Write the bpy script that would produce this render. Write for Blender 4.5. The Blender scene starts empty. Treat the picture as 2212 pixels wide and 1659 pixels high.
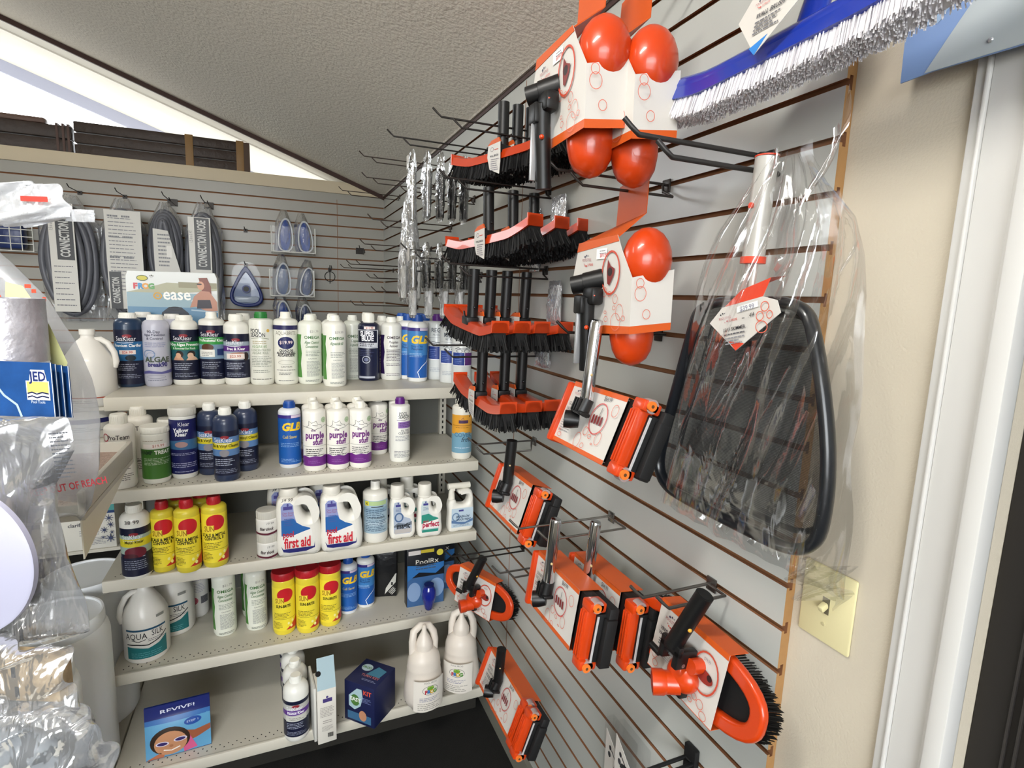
import bpy, bmesh, math, random
from mathutils import Vector, Matrix
random.seed(7)
SC = bpy.context.scene
COL = SC.collection
# ---------------------------------------------------------------- camera
PF, CX, CY = 1197.73, 1106.0, 829.5
YAW, PIT, ROL = 0.4039, -0.1518, 0.0355
O = Vector((-0.7497, -4.2664, 1.6454))
_f = Vector((math.sin(YAW)*math.cos(PIT), math.cos(YAW)*math.cos(PIT), math.sin(PIT)))
_r = Vector((math.cos(YAW), -math.sin(YAW), 0)); _u = _r.cross(_f)
CR = _r*math.cos(ROL) + _u*math.sin(ROL); CU = _u*math.cos(ROL) - _r*math.sin(ROL); CF = _f
cam = bpy.data.objects.new('camera', bpy.data.cameras.new('camera')); COL.objects.link(cam)
cam.data.sensor_width = 36; cam.data.sensor_fit = 'HORIZONTAL'; cam.data.lens = PF/2212*36
cam.data.clip_start = .02; cam.data.clip_end = 60
cam.matrix_world = Matrix.Translation(O) @ Matrix((CR, CU, -CF)).transposed().to_4x4()
SC.camera = cam
# ---------------------------------------------------------------- world, lamps, exposure
SC.view_settings.view_transform = 'Standard'; SC.view_settings.look = 'None'
SC.view_settings.exposure = 0.16; SC.view_settings.gamma = 1; SC.view_settings.use_curve_mapping = False
W = bpy.data.worlds.new('overcast_sky'); SC.world = W; W.use_nodes = True
_n = W.node_tree; _b = _n.nodes['Background']
_tc = _n.nodes.new('ShaderNodeTexCoord'); _sx = _n.nodes.new('ShaderNodeSeparateXYZ'); _mr = _n.nodes.new('ShaderNodeMapRange'); _mx = _n.nodes.new('ShaderNodeMix'); _mx.data_type = 'RGBA'
_mr.inputs['From Min'].default_value = -.04; _mr.inputs['From Max'].default_value = .04
_mx.inputs[6].default_value = (.150, .147, .138, 1); _mx.inputs[7].default_value = (.93, .97, 1, 1)   # ground below the horizon, white overcast above
_n.links.new(_tc.outputs['Generated'], _sx.inputs[0]); _n.links.new(_sx.outputs[2], _mr.inputs[0]); _n.links.new(_mr.outputs[0], _mx.inputs[0]); _n.links.new(_mx.outputs[2], _b.inputs[0])
_b.inputs[1].default_value = 9.5
def area(name, loc, target, sx, sy, power, col=(1,1,1), portal=False):
    d = bpy.data.lights.new(name, 'AREA'); d.shape = 'RECTANGLE'; d.size = sx; d.size_y = sy; d.energy = power; d.color = col
    if portal: d.cycles.is_portal = True
    o = bpy.data.objects.new(name, d); COL.objects.link(o); o.location = loc
    o.rotation_euler = (Vector(target)-Vector(loc)).to_track_quat('-Z', 'Y').to_euler(); return o
area('window_daylight', (-1.9, .24, 2.85), (-1.6, -2, 1.6), 3.0, .9, 1, portal=True)
area('shop_front_fill', (-2.4, -6.9, 1.65), (-1.7, 0, 1.1), 2.6, 1.5, 46, (.95, .98, 1))  # added area lamp at the unseen front window, washes the shelf fronts
area('ceiling_tube_behind_camera', (-1.1, -3.95, 2.68), (-.9, -2.9, 0), 1.2, .16, 37, (1, .97, .91))
area('left_bucket_fill', (-3.0, -2.75, 3.2), (-1.6, -2.4, .4), .2, 1.2, 15, (1, .98, .93))  # added lamp without a fixture, set to clear the tray and brighten the buckets
# ---------------------------------------------------------------- helpers
def ray(px, py): return CF*PF + CR*(px-CX) - CU*(py-CY)
def at(px, py, x=None, y=None, z=None):
    """point of the room seen at a pixel of the photo, on a known plane"""
    d = ray(px, py)
    t = (x-O.x)/d.x if x is not None else (y-O.y)/d.y if y is not None else (z-O.z)/d.z
    return O + d*t
def pj(v):
    d = Vector(v)-O; z = d.dot(CF); return CX+PF*d.dot(CR)/z, CY-PF*d.dot(CU)/z
def dep(v): return (Vector(v)-O).dot(CF)
G0, GS = 2.27, .0762
def ZG(k): return G0-GS*k
def lin(h):
    h = h.lstrip('#'); o = []
    for i in (0, 2, 4):
        c = int(h[i:i+2], 16)/255; o.append(c/12.92 if c <= .04045 else ((c+.055)/1.055)**2.4)
    return (*o, 1)
MC = {}
def M(hexc, rough=.45, metal=0, bump=0, bs=200, var=0, coat=0, trans=0, ior=1.45, vs=8, spec=.5):
    key = (hexc, rough, metal, bump, bs, var, coat, trans, vs, spec)
    if key in MC: return MC[key]
    m = bpy.data.materials.new('m_'+hexc); m.use_nodes = True
    N, K = m.node_tree.nodes, m.node_tree.links; p = N['Principled BSDF']
    c = lin(hexc); p.inputs['Base Color'].default_value = c
    p.inputs['Metallic'].default_value = metal; p.inputs['IOR'].default_value = ior
    p.inputs['Coat Weight'].default_value = coat; p.inputs['Transmission Weight'].default_value = trans
    p.inputs['Specular IOR Level'].default_value = spec
    t = N.new('ShaderNodeTexCoord'); n = N.new('ShaderNodeTexNoise'); n.inputs['Scale'].default_value = vs; n.inputs['Detail'].default_value = 4
    K.new(t.outputs['Object'], n.inputs['Vector'])
    r = N.new('ShaderNodeMapRange'); r.inputs['To Min'].default_value = max(0, rough-.015); r.inputs['To Max'].default_value = min(1, rough+.02)
    K.new(n.outputs[0], r.inputs[0]); K.new(r.outputs[0], p.inputs['Roughness'])
    if var:
        x = N.new('ShaderNodeMix'); x.data_type = 'RGBA'; x.inputs[6].default_value = tuple(v*(1-var) for v in c[:3])+(1,); x.inputs[7].default_value = tuple(min(1, v*(1+var)) for v in c[:3])+(1,)
        K.new(n.outputs[0], x.inputs[0]); K.new(x.outputs[2], p.inputs['Base Color'])
    if bump:
        n2 = N.new('ShaderNodeTexNoise'); n2.inputs['Scale'].default_value = bs; n2.inputs['Detail'].default_value = 3
        K.new(t.outputs['Object'], n2.inputs['Vector']); b = N.new('ShaderNodeBump'); b.inputs['Strength'].default_value = bump; b.inputs['Distance'].default_value = .01
        K.new(n2.outputs[0], b.inputs['Height']); K.new(b.outputs[0], p.inputs['Normal'])
    MC[key] = m; return m
def film(name, tint='FFFFFF', base=.10, peak=.55, scale=14, rough=.12, bump=.6, milky=0, stretch=(1, 1, .35)):
    """thin clear plastic: mostly see-through, glossy where it creases"""
    if name in MC: return MC[name]
    m = bpy.data.materials.new(name); m.use_nodes = True; N, K = m.node_tree.nodes, m.node_tree.links
    N.remove(N['Principled BSDF']); out = N['Material Output']
    t = N.new('ShaderNodeTexCoord'); mp = N.new('ShaderNodeMapping'); mp.inputs['Scale'].default_value = stretch; K.new(t.outputs['Object'], mp.inputs[0])
    n = N.new('ShaderNodeTexNoise'); n.inputs['Scale'].default_value = scale; n.inputs['Detail'].default_value = 3; n.inputs['Distortion'].default_value = 1.2; K.new(mp.outputs[0], n.inputs[0])
    b = N.new('ShaderNodeBump'); b.inputs['Strength'].default_value = bump; b.inputs['Distance'].default_value = .02; K.new(n.outputs[0], b.inputs['Height'])
    tr = N.new('ShaderNodeBsdfTransparent'); tr.inputs[0].default_value = lin(tint)
    g = N.new('ShaderNodeBsdfGlossy'); g.inputs['Roughness'].default_value = rough; K.new(b.outputs[0], g.inputs['Normal'])
    fr = N.new('ShaderNodeFresnel'); fr.inputs[0].default_value = 1.5; K.new(b.outputs[0], fr.inputs['Normal'])
    r = N.new('ShaderNodeMapRange'); r.inputs['From Min'].default_value = .02; r.inputs['From Max'].default_value = .6; r.inputs['To Min'].default_value = base; r.inputs['To Max'].default_value = peak; K.new(fr.outputs[0], r.inputs[0])
    x = N.new('ShaderNodeMixShader'); K.new(r.outputs[0], x.inputs[0]); K.new(tr.outputs[0], x.inputs[1]); K.new(g.outputs[0], x.inputs[2]); last = x
    if milky:
        d = N.new('ShaderNodeBsdfDiffuse'); d.inputs[0].default_value = lin('D3D6DC'); x2 = N.new('ShaderNodeMixShader'); x2.inputs[0].default_value = milky
        K.new(x.outputs[0], x2.inputs[1]); K.new(d.outputs[0], x2.inputs[2]); last = x2
    K.new(last.outputs[0], out.inputs[0]); MC[name] = m; return m
class B:
    def __init__(s): s.bm = bmesh.new(); s.ms = []
    def mi(s, m):
        if m not in s.ms: s.ms.append(m)
        return s.ms.index(m)
    def mesh(s, vs, fs, m, mat=None):
        i = s.mi(m); v = [s.bm.verts.new(mat @ Vector(p) if mat else Vector(p)) for p in vs]; out = []
        for f in fs:
            try: q = s.bm.faces.new([v[k] for k in f]); q.material_index = i; out.append(q)
            except ValueError: pass
        return out
    def box(s, x0, x1, y0, y1, z0, z1, m, bev=0, mat=None):
        vs = [(x, y, z) for x in (x0, x1) for y in (y0, y1) for z in (z0, z1)]
        fs = [(0, 1, 3, 2), (4, 6, 7, 5), (0, 4, 5, 1), (2, 3, 7, 6), (0, 2, 6, 4), (1, 5, 7, 3)]
        q = s.mesh(vs, fs, m, mat)
        if bev:
            es = list({e for f in q for e in f.edges}); r = bmesh.ops.bevel(s.bm, geom=es, offset=bev, segments=2, affect='EDGES', profile=.5)
            for f in r['faces']: f.material_index = s.mi(m)
        return s
    def tube(s, pts, r, m, n=8, r1=None, caps=True):
        pts = [Vector(p) for p in pts]; i = s.mi(m); rings = []; L = len(pts); up = None
        for k, p in enumerate(pts):
            t = (pts[min(k+1, L-1)]-pts[max(k-1, 0)]).normalized()
            if up is None:
                up = Vector((0, 0, 1)) if abs(t.z) < .9 else Vector((1, 0, 0))
            a = t.cross(up).normalized(); b = a.cross(t).normalized(); up = b
            rr = r if r1 is None else r+(r1-r)*k/(L-1)
            if isinstance(r, (list, tuple)): rr = r[k]
            rings.append([s.bm.verts.new(p+a*rr*math.cos(2*math.pi*j/n)+b*rr*math.sin(2*math.pi*j/n)) for j in range(n)])
        for k in range(L-1):
            for j in range(n):
                f = s.bm.faces.new([rings[k][j], rings[k][(j+1) % n], rings[k+1][(j+1) % n], rings[k+1][j]]); f.material_index = i
        if caps:
            for rg in (rings[0], rings[-1][::-1]):
                f = s.bm.faces.new(rg); f.material_index = i
        return s
    def lathe(s, prof, m, n=28, c=(0, 0, 0), sx=1, sy=1, pw=2, mat=None):
        i = s.mi(m); rings = []
        for r, z in prof:
            if r < 1e-6: rings.append([s.bm.verts.new((mat or Matrix()) @ Vector((c[0], c[1], c[2]+z)))]); continue
            rg = []
            for j in range(n):
                a = 2*math.pi*j/n; ca, sa = math.cos(a), math.sin(a); k = (abs(ca)**pw+abs(sa)**pw)**(-1/pw)
                v = Vector((c[0]+r*sx*ca*k, c[1]+r*sy*sa*k, c[2]+z)); rg.append(s.bm.verts.new(mat @ v if mat else v))
            rings.append(rg)
        for a, b in zip(rings, rings[1:]):
            for j in range(n):
                if len(a) == 1 and len(b) == 1: continue
                if len(a) == 1: vs = [a[0], b[j], b[(j+1) % n]]
                elif len(b) == 1: vs = [a[j], a[(j+1) % n], b[0]]
                else: vs = [a[j], a[(j+1) % n], b[(j+1) % n], b[j]]
                f = s.bm.faces.new(vs); f.material_index = i
        if len(rings[0]) > 1: f = s.bm.faces.new(rings[0][::-1]); f.material_index = i
        if len(rings[-1]) > 1: f = s.bm.faces.new(rings[-1]); f.material_index = i
        return s
    def prism(s, pts, y0, y1, m, mat=None, mside=None):
        """outline in x,z pushed along y"""
        n = len(pts); vs = [(x, y0, z) for x, z in pts]+[(x, y1, z) for x, z in pts]
        q = s.mesh(vs, [tuple(range(n)), tuple(range(2*n-1, n-1, -1))], m, mat)
        bv = [None]*(2*n)
        for f in q:
            for v in f.verts: pass
        s.bm.verts.ensure_lookup_table(); V = s.bm.verts[-2*n:]; i = s.mi(mside or m)
        for k in range(n):
            f = s.bm.faces.new([V[k], V[k+n], V[(k+1) % n+n], V[(k+1) % n]]); f.material_index = i
        return s
    def sph(s, c, r, m, n=16, mat=None):
        rx, ry, rz = r if isinstance(r, (tuple, list)) else (r, r, r)
        pr = [(max(0, math.sin(math.pi*k/10)), -math.cos(math.pi*k/10)*rz) for k in range(11)]; pr[0] = (0, -rz); pr[-1] = (0, rz)
        return s.lathe(pr, m, n, c, rx, ry, mat=mat)
    def sheet(s, fn, nu, nv, m):
        i = s.mi(m); g = [[s.bm.verts.new(fn(u/nu, v/nv)) for u in range(nu+1)] for v in range(nv+1)]
        for a in range(nv):
            for b in range(nu):
                f = s.bm.faces.new([g[a][b], g[a][b+1], g[a+1][b+1], g[a+1][b]]); f.material_index = i
        return s
    def data(s, name, sharp=35, smooth=True):
        bm = s.bm; bmesh.ops.recalc_face_normals(bm, faces=[f for f in bm.faces if f.calc_area() > 0]) if not getattr(s, 'noflip', False) else None
        ca = math.radians(sharp)
        for f in bm.faces: f.smooth = smooth
        for e in bm.edges:
            if len(e.link_faces) != 2 or e.calc_face_angle(0) > ca: e.smooth = False
        me = bpy.data.meshes.new(name); bm.to_mesh(me); bm.free()
        for m in s.ms: me.materials.append(m)
        return me
    def done(s, name, parent=None, sharp=35, loc=None, rz=0, **kw):
        o = bpy.data.objects.new(name, s.data(name, sharp)); COL.objects.link(o)
        if parent: o.parent = parent
        if loc is not None: o.location = loc
        if rz: o.rotation_euler = (0, 0, rz)
        if kw: tag(o, **kw)
        return o
def tag(o, label=None, cat=None, group=None, kind=None):
    for k, v in (('label', label), ('category', cat), ('group', group), ('kind', kind)):
        if v: o[k] = v
    return o
def thing(name, label, cat, loc=(0, 0, 0), rz=0, group=None, rot=None):
    o = bpy.data.objects.new(name, None); COL.objects.link(o); o.empty_display_size = .05
    o.location = loc; o.rotation_euler = rot or (0, 0, rz); return tag(o, label, cat, group)
KIDS = {}
def kids(o): return [c for c in COL.objects if c.parent == o]
def dup(root, loc, label, group=None, rz=None, cat=None):
    r = root.copy(); COL.objects.link(r); r.location = loc; r['label'] = label
    if rz is not None: r.rotation_euler = (0, 0, rz)
    if group: r['group'] = group
    for ch in kids(root):
        c = ch.copy(); COL.objects.link(c); c.parent = r
        for g in kids(ch):
            d = g.copy(); COL.objects.link(d); d.parent = c
    return r
RW = -math.pi/2      # rotation of a thing that faces into the room from the right wall
# flat outlines with holes, thickness and rounded rims, standing upright (x, z), thickness along y
def outline(splines, ext, bev=0, res=2, cyclic=True, smooth=None):
    cu = bpy.data.curves.new('tmp', 'CURVE'); cu.dimensions = '2D'; cu.fill_mode = 'BOTH'; cu.extrude = ext; cu.bevel_depth = bev; cu.bevel_resolution = res; cu.resolution_u = 8; cu.offset = -bev
    for pts in splines:
        sp = cu.splines.new('BEZIER' if smooth else 'POLY')
        if smooth:
            sp.bezier_points.add(len(pts)-1)
            for b, p in zip(sp.bezier_points, pts):
                b.co = (p[0], p[1], 0); b.handle_left_type = b.handle_right_type = 'AUTO'
        else:
            sp.points.add(len(pts)-1)
            for b, p in zip(sp.points, pts): b.co = (p[0], p[1], 0, 1)
        sp.use_cyclic_u = True
    o = bpy.data.objects.new('tmp', cu); COL.objects.link(o); me = bpy.data.meshes.new_from_object(o)
    vs = [(v.co.x, -v.co.z, v.co.y) for v in me.vertices]; fs = [tuple(p.vertices) for p in me.polygons]
    bpy.data.objects.remove(o); bpy.data.curves.remove(cu); bpy.data.meshes.remove(me); return vs, fs
TC = {}
def text_mesh(t, bold=0, sh=0):
    if (t, bold, sh) in TC: return TC[(t, bold, sh)]
    cu = bpy.data.curves.new('tmp', 'FONT'); cu.body = t; cu.size = 1/.693; cu.offset = bold; cu.shear = sh; cu.resolution_u = 2; cu.align_x = 'CENTER'
    o = bpy.data.objects.new('tmp', cu); COL.objects.link(o); me = bpy.data.meshes.new_from_object(o)
    r = ([(v.co.x, v.co.y) for v in me.vertices], [tuple(p.vertices) for p in me.polygons])
    bpy.data.objects.remove(o); bpy.data.curves.remove(cu); bpy.data.meshes.remove(me); TC[(t, bold, sh)] = r; return r
def paint(es, R=None, D=0, sc=1.0, uo=0.0, lift=.0004, step=.13, rough=.35):
    """printed matter: flat shapes wrapped round a cylinder of radius R, or laid on a face at y=-D. units: metres*sc"""
    bm = bmesh.new(); ms = []; rnd = random.Random(len(es))
    def mi(c):
        m = M(c, rough)
        if m not in ms: ms.append(m)
        return ms.index(m)
    def add(pts, fs, c, L):
        k = mi(c); V = [bm.verts.new((x, y, L)) for x, y in pts]
        for f in fs:
            try: q = bm.faces.new([V[i] for i in f]); q.material_index = k
            except ValueError: pass
    for L, e in enumerate(es):
        k = e[0]
        if k == 'r': _, x0, y0, x1, y1, c = e; add([(x0, y0), (x1, y0), (x1, y1), (x0, y1)], [(0, 1, 2, 3)], c, L)
        elif k == 'p': _, pts, c = e; add(pts, [tuple(range(len(pts)))], c, L)
        elif k == 'e':
            _, x, y, a, b, c = e; n = 24; add([(x+a*math.cos(6.2832*i/n), y+b*math.sin(6.2832*i/n)) for i in range(n)], [tuple(range(n))], c, L)
        elif k == 'o':
            _, x, y, a, b, w, c = e; n = 24
            p = [(x+a*math.cos(6.2832*i/n), y+b*math.sin(6.2832*i/n)) for i in range(n)]+[(x+(a-w)*math.cos(6.2832*i/n), y+(b-w)*math.sin(6.2832*i/n)) for i in range(n)]
            add(p, [(i, (i+1) % n, (i+1) % n+n, i+n) for i in range(n)], c, L)
        elif k == 't':
            _, s, x, y, h, c = e[:6]; o = e[6] if len(e) > 6 else {}
            vs, fs = text_mesh(s, o.get('b', 0), o.get('s', 0)); w = o.get('w', 1); a = o.get('a', 0); ca, sa = math.cos(a), math.sin(a)
            add([(x+(u*w*ca-v*sa)*h, y+(u*w*sa+v*ca)*h) for u, v in vs], fs, c, L)
        elif k == 'l':   # unreadable small print: thin rules of uneven length
            _, x, y, w, n, pit, c = e[:7]; th = e[7] if len(e) > 7 else .35; a = e[8] if len(e) > 8 else 0; ca, sa = math.cos(a), math.sin(a)
            for i in range(n):
                xx = x-w/2; yy = -i*pit; end = x+w/2-(rnd.random()**2)*w*.35
                while xx < end:
                    ww = min(end-xx, w*(.06+.16*rnd.random()))
                    q = [(xx, yy), (xx+ww, yy), (xx+ww, yy+pit*th), (xx, yy+pit*th)]; xx += ww+w*.025
                    add([(x+(u-x)*ca-v*sa, y+(u-x)*sa+v*ca) for u, v in q], [(0, 1, 2, 3)], c, L)
        elif k == 'w':   # a stroke along points
            _, pts, wd, c = e; P = [Vector(p) for p in pts]; Lf = []; Rg = []
            for i, p in enumerate(P):
                t = (P[min(i+1, len(P)-1)]-P[max(i-1, 0)]).normalized(); nn = Vector((-t.y, t.x))*wd/2; Lf.append(tuple(p+nn)); Rg.append(tuple(p-nn))
            n = len(P); add(Lf+Rg, [(i, i+1, i+1+n, i+n) for i in range(n-1)], c, L)
    if sc != 1:
        for v in bm.verts: v.co.x *= sc; v.co.y *= sc
    if uo:
        for v in bm.verts: v.co.x += uo
    if R:
        st = step*R; big = [v.co.x for v in bm.verts]; k0, k1 = int(min(big)/st)-1, int(max(big)/st)+1
        for k in range(k0, k1+1):
            bmesh.ops.bisect_plane(bm, geom=bm.verts[:]+bm.edges[:]+bm.faces[:], plane_co=(k*st, 0, 0), plane_no=(1, 0, 0), dist=1e-7)
    for v in bm.verts:
        x, y, L = v.co; h = lift+L*.00012
        v.co = (math.sin(x/R)*(R+h), -math.cos(x/R)*(R+h), y) if R else (x, -D-h, y)
    b = B(); b.bm.free(); b.bm = bm; b.ms = ms; b.noflip = True; return b
# ---------------------------------------------------------------- the room
LAM = M('B2B4AF', .32, bump=.02, bs=60, spec=.8); MDF = M('86593A', .75, var=.2, vs=40); MDFE = M('A0784A', .7, var=.12, vs=60)
CREAM = M('D3C6AC', .55); DRY = M('C6BDAB', .85, bump=.12, bs=260); PLAST = M('E8E3D9', .95, bump=.55, bs=75, var=.06, vs=120)
BRN = M('3E2620', .6, var=.2); WHT = M('E6E6E2', .4)
def slat(name, x0, x1, k0, k1, ztop, zbot, flip):
    """slatwall sheet with real T-grooves. built along x facing -y"""
    b = B(); H, T, D = .0048, .010, .019; pts = [(0, ztop)]; front = []
    for k in range(k0, k1):
        z = ZG(k)
        if not zbot+.02 < z < ztop-.012: continue
        pts += [(0, z+H), (.006, z+H), (.006, z+T), (.0125, z+T), (.0125, z-T), (.006, z-T), (.006, z-H), (0, z-H)]
    pts += [(0, zbot), (D, zbot), (D, ztop)]; n = len(pts)
    vs = [(x0, d, z) for d, z in pts]+[(x1, d, z) for d, z in pts]
    b.mesh(vs, [], MDF); b.bm.verts.ensure_lookup_table(); V = b.bm.verts; li, mi_, ei = b.mi(LAM), b.mi(MDF), b.mi(MDFE)
    for i in range(n):
        j = (i+1) % n; f = b.bm.faces.new([V[i], V[j], V[j+n], V[i+n]])
        f.material_index = li if pts[i][0] == 0 and pts[j][0] == 0 else mi_
    for o in (0, n):
        for k in range(n//1):
            pass
        f = b.bm.faces.new([V[o+i] for i in range(n)]); f.material_index = ei
    return b
XL, YF = -4.2, -7.0
def ceil_z(x): return 2.355-.36*x
_L = LAM; LAM = M('9B9991', .34, bump=.02, bs=60, spec=.6); b = slat('w', -3.6, -.0, 0, 30, G0+.072, .02, 0); LAM = _L; o = b.done('wall_back', sharp=20, kind='structure')  # back laminate: greyer beige, also darkened for the weaker light back there
b = B(); b.box(-4.2, .3, .02, .06, 0, G0+.07, DRY); b.box(-.331, -.328, -.0008, .001, .1, 2.3, MDF); b.done('wall_back', kind='structure')
PE = 3.6737
b = slat('w', 0, PE, 0, 30, 2.347, .10, 0); o = b.done('wall_right', sharp=20, rz=RW, kind='structure')
b = B(); b.box(.0195, .12, -3.920, .3, 0, 2.45, DRY); b.box(.0195, .12, YF, -5.0, 0, 2.45, DRY); b.box(.0195, .12, -5.0, -3.920, 2.13, 2.45, DRY)
b.box(-.0006, .002, -2.546, -2.543, .12, 2.33, MDF)
b.done('wall_right', kind='structure')
b = B(); b.box(XL-.1, XL, YF, .3, 0, 4.0, DRY); b.done('wall_left', kind='structure')
b = B(); b.box(XL, -3.8, YF-.1, YF, 0, 4, DRY); b.box(-.6, .12, YF-.1, YF, 0, 4, DRY); b.box(-3.8, -.6, YF-.1, YF, 0, 1.0, DRY); b.box(-3.8, -.6, YF-.1, YF, 2.9, 4, DRY)
b.done('wall_front', kind='structure')
b = B(); b.mesh([(.12, YF, ceil_z(.12)), (.12, 0, ceil_z(.12)), (XL, 0, ceil_z(XL)), (XL, YF, ceil_z(XL)), (.12, YF, ceil_z(.12)+.1), (.12, 0, ceil_z(.12)+.1), (XL, 0, ceil_z(XL)+.1), (XL, YF, ceil_z(XL)+.1)],
    [(0, 1, 2, 3), (7, 6, 5, 4), (0, 4, 5, 1), (1, 5, 6, 2), (2, 6, 7, 3), (3, 7, 4, 0)], PLAST); b.done('ceiling', kind='structure')
b = B(); b.box(XL, .12, YF, .3, -.05, 0, M('0F0E0B', .95, bump=.8, bs=400)); b.done('floor', kind='structure')
# crown edge between slatwall and ceiling: brown cap strip and rough plaster seam
b = B(); b.box(-.004, .02, -3.67, 0, 2.335, 2.349, BRN); b.done('trim_1', kind='structure')
b = B(); b.box(-.012, .02, -3.67, 0, 2.349, 2.372, M('B9B2A8', .95, bump=1, bs=120, var=.15, vs=60)); b.done('trim_2', kind='structure')
# ledge, window recess, brown rake trim, eave outside
b = B(); b.box(-3.9, 0, -.012, .30, G0+.072, G0+.152, CREAM, .003); b.done('trim_3', kind='structure')
def rake(y0, y1, x0, x1, dz0, dz1, m, name):
    b = B(); vs = []
    for y in (y0, y1):
        for x in (x0, x1):
            for d in (dz0, dz1): vs.append((x, y, ceil_z(x)+d))
    b.mesh(vs, [(0, 1, 3, 2), (4, 6, 7, 5), (0, 4, 5, 1), (2, 3, 7, 6), (0, 2, 6, 4), (1, 5, 7, 3)], m); return b.done(name, kind='structure')
rake(-.02, .0, XL, .0, -.028, .0, BRN, 'trim_4')
rake(.0, .30, XL, .3, 0, .02, M('E4E2DA', .7), 'trim_5')
rake(.30, 1.32, XL-.6, .6, -.01, .02, M('E4E2DA', .8, var=.12, vs=5), 'trim_6')
rake(1.32, 1.36, XL-.6, .6, -.10, .03, M('A8AEC8', .6), 'trim_7')
b = B(); b.box(-4.1, -.02, .285, .289, G0+.15, 3.86, film('window_pane', base=.02, peak=.3, bump=0))
b.done('window_1', kind='structure')
wf = B(); wf.box(-4.15, 0, .27, .30, G0+.15, G0+.165, WHT); wf.done('trim_8', kind='structure')
b = B(); b.box(-.016, 0.0, -3.67, -.02, 0, .10, M('77766C', .6)); b.done('baseboard_right', kind='structure')
# door casing and dark door
TRW = M('CDCCC9', .4)
b = B()
for y0, y1, d in ((-3.833, -3.846, .010), (-3.846, -3.851, .016), (-3.851, -3.892, .012), (-3.892, -3.899, .020), (-3.899, -3.920, .028)):
    b.box(.0195-d, .022, y1, y0, 0, 2.17, TRW, .002)
b.box(-.008, .0195, -5.05, -3.833, 2.13, 2.22, TRW); b.done('trim_9', kind='structure')
b = B(); b.box(.045, .095, -4.97, -3.921, 0, 2.13, M('1D1A18', .45))
for y in (-3.955, -3.966, -4.52, -4.535): b.box(.041, .046, y-.003, y, .15, 1.95, M('2E2B29', .4), .001)
b.done('door_1', kind='structure')
# switch plate
p = at(1775, 1300, x=.018); IV = M('D9D0A2', .35); t = thing('light_switch', 'ivory toggle switch plate on the beige wall beside the slatwall edge', 'light switch', (.0195, -3.733, p.z), RW)
b = B(); b.box(-.043, .043, -.006, 0, -.06, .06, IV, .003); b.box(-.006, .006, -.0064, -.005, -.013, .013, M('6A6450', .6)); plt = b.done('plate', t)
b = B(); b.box(-.0045, .0045, -.018, -.004, .0, .010, IV, .002, Matrix.Rotation(.5, 4, 'X')); b.done('toggle', t)
for z in (-.03, .03): b = B(); b.lathe([(0.0033, 0), (.003, .0012), (0, .0015)], M('BDB48C', .4), 10, mat=Matrix.Translation((0, -.006, z)) @ Matrix.Rotation(math.pi/2, 4, 'X')); b.done('screw', plt)
# ---------------------------------------------------------------- gondola
SH = M('CBC6B8', .42, bump=.04, bs=90, var=.05, vs=6); SHD = M('26241F', .8); PAN = M('62625C', .6, var=.05)  # PAN: grey back panel, colour darkened to deepen the shade behind the shelves
Z1, Z2, Z3, Z4, Z5 = 2.27-.989, 2.27-1.255, 2.27-1.545, 2.27-1.878, 2.27-2.14
gx0, gx1, gyb = -1.275, -.035, -1.80
gon = thing('gondola_shelving', 'beige metal gondola shelf unit facing the camera, holding rows of bottles', 'shelving', (0, 0, 0))
def shelf(z, yf, name='shelf', holes=False, x0=gx0, x1=gx1, yb=gyb, par=gon, lh=.038):
    b = B(); b.box(x0, x1, yf+.004, yb, z-.012, z, SH); b.box(x0, x1, yf, yf+.014, z-lh, z+.0015, SH, .004)
    if holes:
        for j in range(2):
            x = x0+.03+.012*j
            while x < x1-.02:
                b.lathe([(.0022, 0), (.0022, .0005)], SHD, 8, (x, yf+.030+.014*j, z)); x += .0254
    return b.done(name, par)
b = B(); b.box(gx0, gx1, gyb, gyb+.012, .03, Z1-.02, PAN); b.done('back_panel', gon)
for x in (gx0+.001, gx1-.031):
    b = B(); b.box(x, x+.03, gyb-.03, gyb, 0, Z1-.01, SH)
    z = .1
    while z < Z1-.05: b.box(x+.011, x+.018, gyb-.0306, gyb-.029, z, z+.013, SHD); z += .0254
    b.done('upright', gon)
shelf(Z1, -2.125, yb=-1.61, lh=.044); shelf(Z2, -2.29, holes=True); shelf(Z3, -2.29, holes=True); shelf(Z4, -2.28, holes=True); shelf(Z5, -2.42, 'base_deck', True, x0=-1.258)
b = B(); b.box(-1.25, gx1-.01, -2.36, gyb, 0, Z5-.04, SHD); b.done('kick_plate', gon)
for z, yf in ((Z2, -2.27), (Z3, -2.27), (Z4, -2.27)):
    for x in (gx0-.0035, gx1+.0005):
        b = B(); b.mesh([(x, gyb, z-.012), (x, yf, z-.012), (x, yf, z-.03), (x, gyb, z-.07), (x+.003, gyb, z-.012), (x+.003, yf, z-.012), (x+.003, yf, z-.03), (x+.003, gyb, z-.07)], [(0, 1, 2, 3), (7, 6, 5, 4), (0, 4, 5, 1), (1, 5, 6, 2), (2, 6, 7, 3), (3, 7, 4, 0)], SH)
        b.done('bracket', gon)
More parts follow.
